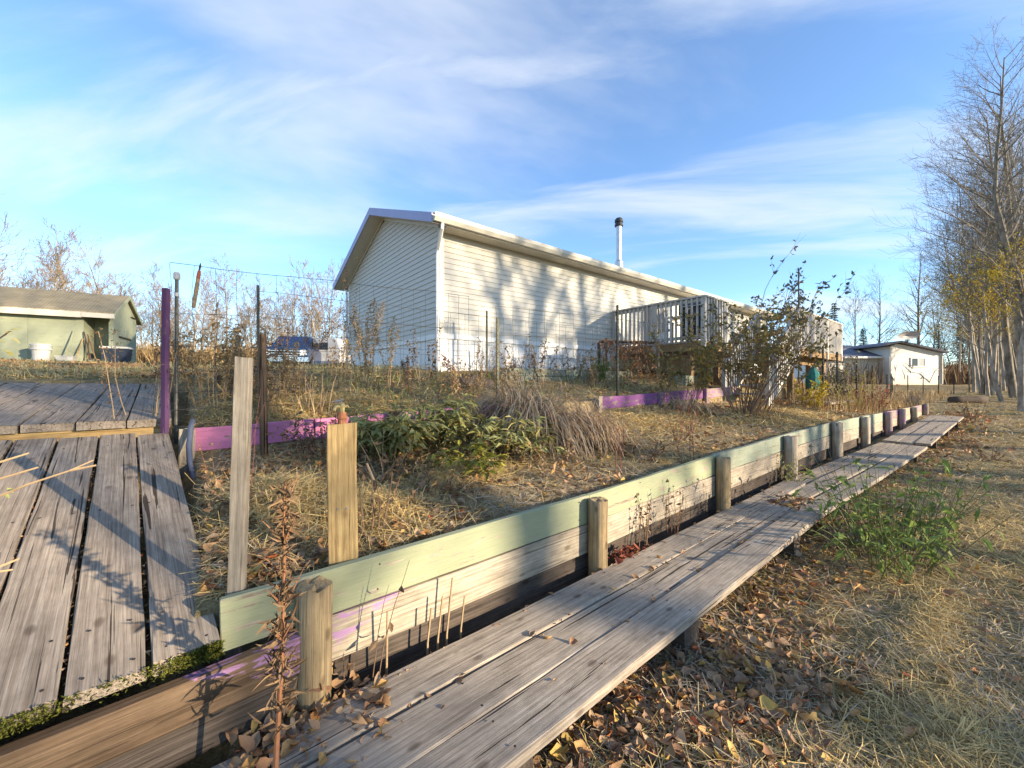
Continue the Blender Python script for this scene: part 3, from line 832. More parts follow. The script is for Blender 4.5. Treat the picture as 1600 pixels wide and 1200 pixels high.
# ------------------------------------------------------------------ the deck
dk = thing('wooden_deck', 'raised wooden deck with slatted railings and stairs against the cream house', 'deck')
DZ = 2.62; DX0, DX1, DY0 = 9.14, 12.2, 4.40
RX1, RY0 = 17.2, 3.62
bal_long = board_mesh(1.0, .045, .04, 1, jit=.001)
def flat_boards(x0, x1, y0, y1, z):
    y = y0
    while y < y1 - .02:
        w = min(.138, y1 - y)
        board('deck_board', (x0, y + w / 2, z - .02), (x1, y + w / 2, z - .02), w, .038, 'deck_paint', dk, seg=3); y += .145
flat_boards(DX0 - .03, DX1, DY0, HY0 - .05, DZ)
flat_boards(DX1 + .005, RX1, RY0, HY0 - .05, DZ)
def railing(a, b, z, post_every=1.35, skip_first=False):
    a = Vector(a); b = Vector(b); L = (b - a).length; d = (b - a) / L
    nrm = Vector((-d.y, d.x, 0))
    za = Vector((0, 0, z)); 
    board('top_rail', a + za + Vector((0, 0, 1.0)) - d * .05, b + za + Vector((0, 0, 1.0)) + d * .05, .14, .04, 'deck_paint', dk, seg=4)
    board('rail', a + za + Vector((0, 0, .93)), b + za + Vector((0, 0, .93)), .08, .035, 'deck_paint', dk, up=nrm, seg=3)
    board('rail', a + za + Vector((0, 0, .08)), b + za + Vector((0, 0, .08)), .08, .035, 'deck_paint', dk, up=nrm, seg=3)
    n = max(1, round(L / post_every))
    for i in range(n + 1):
        if skip_first and i == 0: continue
        p = a + d * (L * i / n) + nrm * .0
        board('post', p + za + Vector((0, 0, -.25)), p + za + Vector((0, 0, .98)), .10, .10, 'deck_paint', dk, up=nrm, seg=2)
    m = int(L / .125)
    for i in range(1, m):
        p = a + d * (L * i / m) - nrm * .038
        o = board('baluster', p + za + Vector((0, 0, -.02)), p + za + Vector((0, 0, .98)), 0, 0, 'deck_paint', dk, up=nrm, me=bal_long)
railing((DX0, HY0 - .1, 0), (DX0, DY0, 0), DZ)
railing((DX0, DY0, 0), (DX1 - 1.95, DY0, 0), DZ, skip_first=True)
railing((DX1, RY0, 0), (RX1, RY0, 0), DZ, 1.6)
railing((RX1, RY0, 0), (RX1, HY0 - .1, 0), DZ, 1.6, True)
for (p0, p1) in [((DX0, HY0 - .1), (DX0, DY0)), ((DX0, DY0), (DX1, DY0)), ((DX1, RY0), (RX1, RY0)), ((RX1, RY0), (RX1, HY0 - .1)), ((DX1, RY0), (DX1, DY0))]:
    board('rim_joist', (p0[0], p0[1], DZ - .135), (p1[0], p1[1], DZ - .135), .04, .19, 'deck_under', dk, seg=3)
board('beam', (DX1, RY0 + .45, DZ - .33), (RX1, RY0 + .45, DZ - .33), .09, .19, 'deck_under', dk, seg=3)
board('beam', (DX0 + .1, DY0 + .4, DZ - .33), (DX1, DY0 + .4, DZ - .33), .09, .19, 'deck_under', dk, seg=3)
for (x, y) in [(DX0 + .15, DY0 + .4), (10.7, DY0 + .4), (DX1 + .1, RY0 + .45), (13.8, RY0 + .45), (15.5, RY0 + .45), (17.0, RY0 + .45), (DX0 + .15, 6.4)]:
    board('support_post', (x, y, gz(x, y) - .1), (x, y, DZ - .42), .14, .14, 'deck_under', dk, up=(0, -1, 0), seg=2)
# stairs down toward -X
SX0, SX1, SY0, SY1 = 10.15, 12.2, 3.42, 4.36
gb = gz(10.2, 3.9); ns = 6
for i in range(ns):
    u = (i + 1) / (ns + 1)
    x = SX0 + (SX1 - SX0) * u; z = gb + (DZ - gb) * u
    board('tread', (x, SY0 + .03, z), (x, SY1 - .03, z), .26, .045, 'deck_paint', dk, seg=2)
for y in (SY0, SY1):
    board('stringer', (SX0 - .05, y, gb - .03), (SX1, y, DZ - .12), .04, .24, 'deck_paint', dk, seg=3)
    board('stair_rail', (SX0 - .05, y, gb + .93), (SX1, y, DZ + .95), .10, .04, 'deck_paint', dk, seg=3)
    for i in range(17):
        u = i / 16
        x = SX0 + (SX1 - SX0) * u; z = gb + (DZ - gb) * u
        board('baluster', (x, y - .036, z - .06), (x, y - .036, z + .94), 0, 0, 'deck_paint', dk, up=(0, 1, 0), me=bal_long)
    board('post', (SX0 - .05, y, gb - .1), (SX0 - .05, y, gb + 1.05), .09, .09, 'deck_paint', dk, up=(0, 1, 0), seg=2)

# ------------------------------------------------------------------ green shed on the left
sa = R(61)                                   # bearing of its long wall to the right of the view axis
sh_c = at(131, 570, 12.0)                    # right end of its front wall
SH = thing('garden_shed', 'low pale green shed with tan shingle roof and a recessed corner', 'shed', (sh_c.x, sh_c.y, sh_c.z), AX - sa)
# local: x along the front wall (to the right), y away, z up
SL, SD, SE, SR = 4.6, 2.1, 1.68, .62          # length, depth, eave height, roof rise
NW = .62                                      # width of the recessed corner
MB().prism([(-SL, -.4), (0, -.4), (0, SE), (-SL, SE)], 1, 0, SD).build('wall', 'shed_green', SH, fix=True)
for k in range(4):                            # sheet panels of the front wall, butted
    a = -SL + k * SL / 4
    MB().box((a + .003, -.014, -.35), (a + SL / 4 - .003, -.001, SE - .03)).build('panel', 'shed_green', SH)
MB().box((0.002, .75, -.4), (NW, SD, SE)).build('back_wall', 'shed_green', SH)
for k in range(6):                            # vertical boards of the gable end
    y0 = .0 + k * (SD / 6)
    g0 = SE + (SR - .03) * (1 - abs(y0 - SD / 2) / (SD / 2)); y1 = y0 + SD / 6 - .012
    g1 = SE + (SR - .03) * (1 - abs(y1 - SD / 2) / (SD / 2))
    MB().hexa([(NW + .003, y0, -.4), (NW + .028, y0, -.4), (NW + .028, y1, -.4), (NW + .003, y1, -.4), (NW + .003, y0, g0), (NW + .028, y0, g0), (NW + .028, y1, g1), (NW + .003, y1, g1)]).build('wall_board', 'shed_green', SH)
MB().prism([(0, SE), (SD, SE), (SD / 2, SE + SR - .03)], 0, -SL, NW).build('gable', 'shed_green', SH, fix=True)
MB().box((NW - .07, -.0, -.4), (NW, .08, SE)).build('corner_post', 'shed_green', SH)
for sg in (0, 1):
    y_e = -.22 if sg == 0 else SD + .22
    ze_ = SE - .22 * SR / (SD / 2)
    P = [(-SL - .2, y_e, ze_), (NW + .13, y_e, ze_), (NW + .13, SD / 2, SE + SR), (-SL - .2, SD / 2, SE + SR)]
    MB().hexa(P + [(a, b, c + .05) for a, b, c in P]).build('roof', 'shingle_tan', SH, fix=True)
    MB().hexa([(NW + .131, y_e, ze_ - .05), (NW + .155, y_e, ze_ - .05), (NW + .155, SD / 2, SE + SR - .05), (NW + .131, SD / 2, SE + SR - .05), (NW + .131, y_e, ze_ + .06), (NW + .155, y_e, ze_ + .06), (NW + .155, SD / 2, SE + SR + .06), (NW + .131, SD / 2, SE + SR + .06)]).build('rake_board', 'shed_green', SH, fix=True)
MB().box((-SL - .2, -.255, SE - .28), (0.02, -.222, SE - .11)).build('fascia', 'trim_cream', SH)
MB().box((0.025, -.252, SE - .26), (NW + .13, -.222, SE - .12)).build('fascia', 'trim_cream', SH)
MB().box((NW + .03, .45, .9), (NW + .05, 1.5, .96)).build('ledge', 'wood_dark', SH)
MB().box((NW + .03, 1.5, SE + .02), (NW + .07, 1.95, SE + .05)).build('hinge_bar', 'wood_dark', SH)

def shed_pt(x, y, z):
    m = Matrix.Rotation(AX - sa, 3, 'Z'); return m @ Vector((x, y, z)) + Vector(sh_c)
# things standing by the shed
p = shed_pt(-.72, -.45, -.02)
bk = thing('plastic_bucket', 'white plastic bucket standing by the shed wall beside leaning tools', 'bucket', tuple(p))
MB().lathe([(.15, 0), (.155, .01), (.20, .52), (.215, .52), (.215, .56), (.20, .57), (.185, .56), (.17, .1), (.01, .09)], 18).build('body', 'bucket_white', bk, smooth=False)
MB().lathe([(.218, .40), (.224, .41), (.224, .43), (.218, .44)], 18).build('rim_band', 'bucket_white', bk)
MB().tube([(.22 * math.cos(a), .22 * math.sin(a) - .03, .50 - .26 * math.sin(a)) for a in [math.pi * i / 10 for i in range(11)]], .006, 5).build('handle', 'galvanised', bk)
p = shed_pt(-.22, -.42, -.03)
tb = thing('grey_tub', 'small square grey tub in front of the leaning garden tools', 'tub', tuple(p), AX - sa)
MB().hexa([(-.15, -.12, 0), (.15, -.12, 0), (.15, .12, 0), (-.15, .12, 0), (-.18, -.15, .25), (.18, -.15, .25), (.18, .15, .25), (-.18, .15, .25)]).build('body', 'bucket_white', tb)
MB().box((-.195, -.165, .235), (.195, .165, .262)).build('rim', 'bucket_white', tb)
for i, (x0, x1, h, mt, lab) in enumerate([(-.36, -.20, 1.02, 'shed_green', 'green handled tool leaning on the shed left of the recessed corner'), (-.12, .0, .78, 'wood_new', 'short pale handle leaning behind the square grey tub'),
        (.28, .02, 1.0, 'wood_dark', 'dark handled tool leaning across the shed corner'), (.40, .10, .92, 'wood_brown', 'brown handled tool leaning at the right of the tool bundle'), (.2, .12, .85, 'wood_stub', 'middle dark handle in the bundle leaning at the shed corner')]):
    a = shed_pt(x0, -.30, -.03); b = shed_pt(x1, -.06, h)
    tl = thing('garden_tool', lab, 'tool')
    MB().tube([a, b], [.020, .016], 6).build('handle', mt, tl)
    MB().hexa([a + Vector((-.08, -.01, -.02)), a + Vector((.08, -.01, -.02)), a + Vector((.08, .015, -.02)), a + Vector((-.08, .015, -.02)), a + Vector((-.05, -.01, .20)), a + Vector((.05, -.01, .20)), a + Vector((.05, .01, .20)), a + Vector((-.05, .01, .20))]).build('blade', 'black_metal', tl)
p = shed_pt(.78, -.15, -.05)
bn = thing('storage_bin', 'dark blue lidded bin at the right end of the shed', 'bin', tuple(p), AX - sa)
MB().hexa([(-.26, -.2, 0), (.26, -.2, 0), (.26, .2, 0), (-.26, .2, 0), (-.30, -.23, .55), (.30, -.23, .55), (.30, .23, .55), (-.30, .23, .55)]).build('body', 'bin_dark', bn)
MB().box((-.32, -.25, .552), (.32, .25, .61)).build('lid', 'bucket_white', bn)
p = at(155, 583, 9.2); p.z = gz(p.x, p.y) + .05
tm = thing('ground_timber', 'old timber lying on the ground between the shed and the ramp', 'timber')
board('timber', p + Vector((-.75, .3, 0)), p + Vector((.75, -.2, .02)), .12, .12, 'wood_brown', tm, seg=4, jit=.01)
board('timber', p + Vector((.6, .35, 0)), p + Vector((.95, -.3, .02)), .12, .10, 'wood_stub', tm, seg=3, jit=.01)

# ------------------------------------------------------------------ second house, far right
D2 = 34.0
def h2(px, py): return (px - 800) / FOC * D2, EYE + (600 - py) / FOC * D2
o2 = wxy(*((1430 - 800) / FOC * D2, D2))
H2 = thing('far_bungalow', 'small beige bungalow with grey shingle wing and white window far right', 'house', (o2[0], o2[1], 0), AX - R(90))
x0c = h2(1430, 600)[0]
def l2(px): return h2(px, 600)[0] - x0c
def z2(py): return h2(0, py)[1]
xa, xb, xr = l2(1391), l2(1469), l2(1402)
zb2 = z2(606)
MB().prism([(xa, zb2), (xb, zb2), (xb, z2(551)), (xr, z2(537)), (xa, z2(541))], 1, 0, 7).build('wall', 'siding_far', H2, fix=True)
for k in range(13):
    z = z2(592) + k * .19
    def top_at(x): return z2(537) + (z2(551) - z2(537)) * max(0, (x - xr)) / (xb - xr)
    if z + .19 > z2(551): break
    MB().hexa([(xa, -.02, z), (xb, -.02, z), (xb, -.001, z), (xa, -.001, z), (xa, -.004, z + .19), (xb, -.004, z + .19), (xb, -.001, z + .19), (xa, -.001, z + .19)]).build('siding_board', 'siding_far', H2)
MB().box((xa, -.03, zb2), (xb, -.003, z2(592))).build('foundation', 'trim_cream', H2)
for (pa, pb) in (((1402, 535.5), (1475, 552)), ((1402, 535.5), (1376, 541))):
    (ax_, az_), (bx_, bz_) = (l2(pa[0]), z2(pa[1])), (l2(pb[0]), z2(pb[1]))
    MB().hexa([(ax_, -.4, az_), (bx_, -.4, bz_), (bx_, 7.2, bz_), (ax_, 7.2, az_), (ax_, -.4, az_ + .14), (bx_, -.4, bz_ + .14), (bx_, 7.2, bz_ + .14), (ax_, 7.2, az_ + .14)]).build('roof', 'shingle_grey', H2, fix=True)
# lower wing to the left, its roof slope facing the camera
xl = l2(1292); zw_ = z2(556)
MB().box((xl, 1.2, zb2), (xa - .01, 6.5, zw_)).build('wing_wall', 'siding_far', H2)
for k in range(12):
    z = zb2 + .3 + k * .19
    if z + .19 > zw_: break
    MB().hexa([(xl, 1.18, z), (xa - .01, 1.18, z), (xa - .01, 1.199, z), (xl, 1.199, z), (xl, 1.194, z + .19), (xa - .01, 1.194, z + .19), (xa - .01, 1.199, z + .19), (xl, 1.199, z + .19)]).build('siding_board', 'siding_far', H2)
xwr, xwl = l2(1393.5), l2(1302)
MB().hexa([(xwl, .6, z2(557.5)), (xwr, .6, z2(557.5)), (xwr, 4.2, z2(541) + .35), (xwl + .8, 4.2, z2(543) + .35), (xwl, .6, z2(556)), (xwr, .6, z2(556)), (xwr, 4.2, z2(541) + .5), (xwl + .8, 4.2, z2(543) + .5)]).build('wing_roof', 'shingle_grey', H2, fix=True)
MB().box((xwl, .55, z2(559)), (xwr, .598, z2(556))).build('wing_fascia', 'trim_white', H2)
for px in (1390, 1358):
    MB().box((l2(px) - .06, 1.05 if px < 1380 else -.06, zb2), (l2(px) + .06, 1.175 if px < 1380 else -.032, z2(557))).build('corner_trim', 'trim_cream', H2)
MB().box((xb - .03, -.06, zb2), (xb + .06, -.032, z2(552))).build('corner_trim', 'trim_cream', H2)
MB().tube([(xb + .35, -.3, z2(551)), (xb + .3, -.2, z2(553)), (xb + .1, -.08, z2(556)), (xb + .1, -.08, z2(600))], .045, 5).build('downspout', 'trim_cream', H2)
wx0, wx1, wz0, wz1 = l2(1422), l2(1445.5), z2(573.5), z2(558.5)
wf = MB()
for bx in [((wx0, -.07, wz0), (wx1, -.032, wz0 + .09)), ((wx0, -.07, wz1 - .09), (wx1, -.032, wz1)), ((wx0, -.07, wz0 + .09), (wx0 + .09, -.032, wz1 - .09)), ((wx1 - .09, -.07, wz0 + .09), (wx1, -.032, wz1 - .09)), (((wx0 + wx1) / 2 - .05, -.065, wz0 + .09), ((wx0 + wx1) / 2 + .05, -.032, wz1 - .09))]: wf.box(*bx)
wfo = wf.build('window', 'trim_white', H2)
MB().box((wx0 + .09, -.045, wz0 + .09), ((wx0 + wx1) / 2 - .05, -.033, wz1 - .09)).build('pane', 'glass_dark', wfo)
MB().box(((wx0 + wx1) / 2 + .05, -.045, wz0 + .09), (wx1 - .09, -.033, wz1 - .09)).build('pane', 'glass_curtain', wfo)
# satellite dish on the roof
dp = MB()
px_, pz_ = l2(1427), z2(523)
ring = 12
dv = [(px_, .6, pz_)] + [(px_ + 1.0 * math.cos(2 * math.pi * k / ring), .35 - .25 * math.sin(2 * math.pi * k / ring), pz_ + .34 * math.sin(2 * math.pi * k / ring)) for k in range(ring)] + [(px_, .66, pz_ - .02)]
db = len(dp.v); dp.v += dv
for k in range(ring): dp.f += [(db, db + 1 + k, db + 1 + (k + 1) % ring), (db + ring + 1, db + 1 + (k + 1) % ring, db + 1 + k)]
dpo = dp.build('satellite_dish', 'trailer_grey', H2)
MB().tube([(px_, .65, pz_ - .05), (px_, .7, z2(543))], .05, 6).build('mast', 'trailer_grey', dpo)
# porch beside the bungalow
PO = thing('far_porch', 'little weathered porch with railing at the right end of the bungalow', 'porch', (o2[0], o2[1], 0), AX - R(90))
pa, pb = l2(1472), l2(1496)
MB().box((pa, 1.0, z2(596)), (pb, 3.2, z2(594))).build('floor', 'wood_bare', PO)
MB().box((pa, .95, z2(577.5)), (pb, 1.05, z2(576))).build('rail', 'wood_bare', PO)
for k in range(15):
    x = pa + .05 + (pb - pa - .1) * k / 14
    MB().box((x - .03, .97, z2(594)), (x + .03, 1.03, z2(577.5))).build('baluster', 'wood_bare', PO)
for x in (pa, pb):
    MB().box((x - .06, .94, z2(606)), (x + .06, 1.06, z2(575.5))).build('post', 'wood_bare', PO)
MB().box((pa - .3, .9, z2(606)), (pb, 1.0, z2(599))).build('step', 'wood_dark', PO)
SW = thing('swing_frame', 'pale arched frame standing behind the little porch', 'frame', (o2[0], o2[1], 0), AX - R(90))
sx, sz0, sz1 = l2(1482), z2(606), z2(562)
MB().tube([(sx - .55, 3.6, sz0), (sx - .5, 3.6, sz1 - .3), (sx - .2, 3.6, sz1), (sx + .3, 3.6, sz1), (sx + .6, 3.6, sz1 - .3), (sx + .7, 3.6, sz0)], .05, 6).build('arch', 'chair_grey', SW)
MB().tube([(sx - .5, 3.6, sz1 - .5), (sx + .6, 3.6, sz1 - .5)], .04, 6).build('crossbar', 'chair_grey', SW)

# ------------------------------------------------------------------ pickup truck and trailer
TD = 19.0
tp = at(446, 600, TD); tg = gz(tp.x, tp.y)
tg = max(tg, 2.02)
TR = thing('pickup_truck', 'blue pickup truck with chrome bumper parked behind the wire fence', 'truck', (tp.x, tp.y, gz(tp.x, tp.y)), AX - R(90) + R(16))
# local: x right, y away (truck nose toward -y), z up
w = 1.0
def loft(secs, name, mat, parent, smooth=False):
    b = MB(); n = len(secs[0])
    for sct in secs: b.v += [tuple(q) for q in sct]
    for i in range(len(secs) - 1):
        for k in range(n):
            k2 = (k + 1) % n
            b.f.append((i * n + k, i * n + k2, (i + 1) * n + k2, (i + 1) * n + k))
    b.f.append(tuple(range(n))); b.f.append(tuple((len(secs) - 1) * n + k for k in reversed(range(n))))
    return b.build(name, mat, parent, smooth, fix=True)
def sec(y, zb, zt, hw, ch=.10):
    return [(-hw, y, zb), (hw, y, zb), (hw, y, zt - ch), (hw - ch, y, zt), (-hw + ch, y, zt), (-hw, y, zt - ch)]
loft([sec(.0, .55, 1.06, .94), sec(.10, .45, 1.16, .98), sec(1.30, .42, 1.24, 1.0), sec(1.35, .42, 1.24, 1.0), sec(3.4, .42, 1.24, 1.0), sec(5.5, .45, 1.24, 1.0), sec(5.6, .5, 1.2, .97)], 'body', 'truck_blue', TR)
cab = loft([sec(1.15, 1.2, 1.26, .93, .02), sec(1.80, 1.2, 1.86, .80, .10), sec(2.9, 1.2, 1.90, .80, .10), sec(3.3, 1.2, 1.80, .82, .08), sec(3.4, 1.2, 1.26, .9, .02)], 'cab', 'truck_blue', TR)
b = MB(); b.v += [(-.80, 1.21, 1.29), (.80, 1.21, 1.29), (.68, 1.74, 1.80), (-.68, 1.74, 1.80)]; b.f.append((0, 1, 2, 3)); b.v += [(-.80, 1.235, 1.29), (.80, 1.235, 1.29), (.68, 1.765, 1.80), (-.68, 1.765, 1.80)]; b.f += [(7, 6, 5, 4)]
b.build('windshield', 'glass_dark', cab)
for sg in (-1, 1):
    MB().hexa([(sg * .905, 1.5, 1.28), (sg * .925, 1.5, 1.28), (sg * .925, 3.2, 1.28), (sg * .905, 3.2, 1.28), (sg * .81, 1.95, 1.76), (sg * .83, 1.95, 1.76), (sg * .835, 3.1, 1.74), (sg * .815, 3.1, 1.74)]).build('side_window', 'glass_dark', cab, fix=True)
    MB().box((sg * .92 - .11 * (sg < 0) - .0, 1.55, 1.28), (sg * .92 + .11 * (sg > 0) + .12, 1.62, 1.48)).build('mirror', 'plastic_dark', TR)
gr_ = MB().box((-.62, -.05, .66), (.62, .02, 1.02)).build('grille', 'plastic_dark', TR)
for k in range(3): MB().box((-.64, -.065, .70 + .12 * k), (.64, -.052, .735 + .12 * k)).build('grille_bar', 'chrome', gr_)
for sg in (-1, 1):
    MB().hexa([(sg * .64, -.045, .74), (sg * .93, -.03, .76), (sg * .95, .14, .76), (sg * .64, .03, .74), (sg * .64, -.045, 1.0), (sg * .91, -.02, 1.02), (sg * .95, .14, 1.02), (sg * .64, .03, 1.0)]).build('headlight', 'lens', TR, fix=True)
loft([[(x, -.14 + abs(x) * .08, .44), (x, .05, .44), (x, .05, .66), (x, -.14 + abs(x) * .08, .66)] for x in (-1.0, -.6, 0, .6, 1.0)], 'bumper', 'chrome', TR)
for sg in (-1, 1):
    for y in (.95, 4.45):
        b = MB(); ring = 16
        for xx, rr in ((sg * .78, .36), (sg * .80, .40), (sg * 1.0, .40), (sg * 1.02, .36)):
            for k in range(ring): b.v.append((xx, y + rr * math.cos(2 * math.pi * k / ring), .40 + rr * math.sin(2 * math.pi * k / ring)))
        for i in range(3):
            for k in range(ring): b.f.append((i * ring + k, i * ring + (k + 1) % ring, (i + 1) * ring + (k + 1) % ring, (i + 1) * ring + k))
        b.f.append(tuple(range(ring))); b.f.append(tuple(3 * ring + k for k in reversed(range(ring))))
        wh = b.build('wheel', 'rubber', TR, fix=True)
        MB().prism([(y + .22 * math.cos(2 * math.pi * k / 12), .40 + .22 * math.sin(2 * math.pi * k / 12)) for k in range(12)], 0, sg * 1.021, sg * 1.035).build('rim', 'chrome', wh, fix=True)
tq = at(503, 600, 22.5)
TL = thing('utility_trailer', 'grey box trailer half hidden behind the blue pickup truck', 'trailer', (tq.x, tq.y, gz(tq.x, tq.y)), AX - R(90))
MB().prism([(-1.0, .55), (1.0, .55), (1.0, 1.25), (.75, 1.9), (-.85, 1.95), (-1.0, 1.8)], 1, 0, 3.2).build('body', 'trailer_grey', TL, fix=True)
MB().box((-.15, -.02, 1.25), (.35, -.003, 1.65)).build('window', 'glass_dark', TL)
MB().box((-1.05, -.1, .45), (1.05, -.002, .6)).build('bumper', 'chrome', TL)
for sg in (-1, 1):
    MB().prism([(1.2 + .34 * math.cos(2 * math.pi * k / 14), .34 + .34 * math.sin(2 * math.pi * k / 14)) for k in range(14)], 0, sg * .80, sg * .99).build('wheel', 'rubber', TL, fix=True)

# ------------------------------------------------------------------ fences
def tpost(parent, x, y, z0, z1, mat='tpost'):
    b = MB(); b.box((x - .018, y - .003, z0), (x + .018, y + .003, z1)); b.box((x - .004, y + .0035, z0), (x + .004, y + .034, z1))
    for k in range(int((z1 - z0) / .06)):
        b.box((x - .008, y - .010, z0 + .03 + k * .06), (x + .008, y - .0035, z0 + .05 + k * .06))
    return b.build('post', mat, parent)
def wire_fence(root, X0, X1, Y, zbase, ztop, step, hs_, sag=.02, r=.0019):
    r *= 1.25
    n = int((X1 - X0) / step)
    prev = None
    for hfrac in hs_:
        pts = []
        for k in range(0, n + 1):
            x = X0 + k * step
            zb_, zt_ = zbase(x), ztop(x)
            z = zb_ + (zt_ - zb_) * hfrac + math.sin(x * 5.1 + hfrac * 9) * .006 + rnd.uniform(-.003, .003)
            pts.append((x, Y + math.sin(x * 2.3) * .012 + rnd.uniform(-.002, .002), z))
        MB().tube(pts, r * (1.3 if hfrac in (0, 1) else 1), 3).build('wire', 'wire', root)
    for k in range(n + 1):
        x = X0 + k * step
        zb_, zt_ = zbase(x), ztop(x)
        pts = []
        for j, hf in enumerate(hs_):
            pts.append((x + rnd.uniform(-.006, .006), Y + math.sin(x * 2.3) * .012, zb_ + (zt_ - zb_) * hf))
            if j < len(hs_) - 1:
                hm = (hf + hs_[j + 1]) / 2
                pts.append((x + rnd.uniform(-.012, .012), Y + math.sin(x * 2.3) * .012 + rnd.uniform(-.006, .006), zb_ + (zt_ - zb_) * hm))
        MB().tube(pts, r * .8, 3, cap=False).build('wire', 'wire', root)
HS = [0, .10, .21, .34, .50, .70, 1.0]
f1 = thing('front_wire_fence', 'woven wire garden fence hung from a pipe post behind the pink edging', 'fence')
wire_fence(f1, -.17, 2.75, 4.30, lambda x: 1.25 + .03 * x, lambda x: 2.60 + .045 * x, .152, HS)
# galvanised pipe post with a pale cap
MB().tube([(-.135, 4.33, 1.1), (-.128, 4.33, 2.47)], .013, 8).build('pipe_post', 'pipe_grey', f1)
MB().lathe([(.018, 0), (.024, .01), (.024, .05), (.016, .062)], 10, (-.128, 4.33, 2.47)).build('cap', 'pvc_white', f1)
MB().lathe([(.017, 0), (.017, .03)], 10, (-.128, 4.33, 2.33)).build('collar', 'pvc_white', f1)
f3 = thing('middle_wire_fence', 'woven wire fence on dark posts above the purple edging by the deck', 'fence')
wire_fence(f3, 3.2, 9.6, 4.36, lambda x: 1.28 + .03 * x, lambda x: 2.55 + .035 * x, .30, [0, .13, .28, .45, .70, 1.0], r=.0022)
tpost(f3, 5.84, 4.33, 1.2, 3.0)
tpost(f3, 3.2, 4.33, 1.2, 2.5, 'tpost_olive')
f2 = thing('rear_wire_fence', 'woven wire fence on thin steel posts close in front of the house corner', 'fence')
wire_fence(f2, .62, 8.5, 6.34, lambda x: 1.65 + .02 * x, lambda x: 2.85 + .015 * x, .30, [0, .16, .34, .52, .75, 1.0], r=.0022)
tpost(f2, .65, 6.31, 1.5, 2.93); tpost(f2, 4.40, 6.31, 1.6, 3.02, 'tpost_olive'); tpost(f2, 8.05, 6.31, 1.6, 2.75)
f4 = thing('far_wire_fence', 'thin far wire fence crossing the bed right of the deck', 'fence')
wire_fence(f4, 12.2, 21.5, 2.95, lambda x: gz(x, 2.95), lambda x: gz(x, 2.95) + 1.15, .45, [0, .2, .45, .7, 1.0], r=.0025)
for i, x in enumerate((12.3, 13.6, 15.8, 18.0, 20.6, 21.4)):
    tpost(f4, x, 2.92, gz(x, 2.95) - .1, gz(x, 2.95) + (1.55, 1.5, 1.3, 1.35, 1.25, 1.3)[i])
f5 = thing('meadow_fence', 'low wire fence with short posts far right of the bungalow porch', 'fence')
for i in range(9):
    a = at(1395 + i * 24, 610, 21 + (i % 3) * .4); z = gz(a.x, a.y)
    tpost(f5, a.x, a.y, z - .1, z + .95 + .1 * (i % 2))
for h in (.3, .6, .88):
    pts = []
    for i in range(9):
        a = at(1395 + i * 24, 610, 21 + (i % 3) * .4); pts.append((a.x, a.y - .01, gz(a.x, a.y) + h))
    MB().tube(pts, .004, 3).build('wire', 'wire', f5)

# ------------------------------------------------------------------ posts and small objects in front
o = board('purple_post', (-.205, 4.27, 1.1), (-.19, 4.27, 2.37), .048, .036, 'paint_post', None, up=(-.75, -.66, 0), seg=4)
tag(o, 'purple painted wooden post standing at the end of the upper ramp', 'post')
A0 = atY(366, 920, 1.955); 
o = board('grey_post', (A0.x, 1.952, .45), atY(381, 560, 1.97), .058, .04, 'wood_bare', None, up=(-.50, -.85, 0), seg=5)
tag(o, 'tall narrow grey wooden post rising behind the near end of the green wall', 'post')
B0 = atY(537, 884, 1.96); B1 = atY(535, 662, 1.96)
o = board('yellow_post', (B0.x, 1.955, .5), B1, .125, .045, 'wood_new', None, up=(-.42, -.9, 0), seg=5)
tag(o, 'short wide yellow wooden post carrying a brass garden tap', 'post')
for dxn in (-.02, .018):
    nl = MB().lathe([(.005, 0), (.005, .003)], 8).build('nail', 'galvanised', o)
    nl.matrix_local = Matrix.Translation((.52, dxn, .024))
# brass tap on the yellow post
tpz = B1.z
tp_ = thing('garden_tap', 'rusty standpipe with brass tap on top of the yellow post', 'tap', (B1.x, 1.965, tpz))
MB().lathe([(.019, -.01), (.020, .02), (.024, .025), (.024, .04), (.020, .045), (.018, .055)], 12).build('pipe', 'rust', tp_)
MB().tube([(0, 0, .055), (0, 0, .085), (.004, -.004, .095)], [.012, .014, .010], 8).build('valve_body', 'brass', tp_)
MB().tube([(-.004, .0, .075), (-.022, -.008, .082), (-.034, -.012, .078), (-.038, -.013, .064)], .007, 7).build('spout', 'brass', tp_)
MB().tube([(.006, 0, .075), (.024, .004, .085), (.03, .006, .075)], .006, 6).build('outlet', 'brass', tp_)
hd = MB().tube([(.018 * math.cos(a) - .02, -.006 + .012 * math.sin(a), .108 + .006 * math.cos(a)) for a in [2 * math.pi * i / 10 for i in range(11)]], .0035, 5)
hd.tube([(0, 0, .09), (-.02, -.006, .108)], .003, 5).build('handle', 'pipe_blue', tp_)
o = round_post('stub_post', (.455, 3.95, .85), (.44, 3.95, 2.02), .03, 'wood_stub', None, n=10, jit=.004)
tag(o, 'rough brown log stub post standing behind the tall grey post', 'post')
# weeding tool hooked on the fence
wt0 = Vector((-.02, 4.28, 2.24)); wt1 = Vector((.02, 4.27, 2.56))
wtl = thing('hand_tool', 'wooden handled pointed tool with orange band hanging on the wire fence', 'tool')
d_ = (wt1 - wt0)
MB().tube([wt0 + d_ * u for u in (0, .02, .3, .62, .78)], [.010, .014, .015, .015, .013], 9).build('handle', 'tool_wood', wtl)
MB().tube([wt0 + d_ * u for u in (.781, .80, .98, 1.0)], [.013, .0145, .012, .008], 9).build('band', 'orange_paint', wtl)
MB().tube([wt0 + d_ * u for u in (1.0, 1.04, 1.12, 1.2)], [.006, .007, .008, .002], 6).build('tip', 'black_metal', wtl)
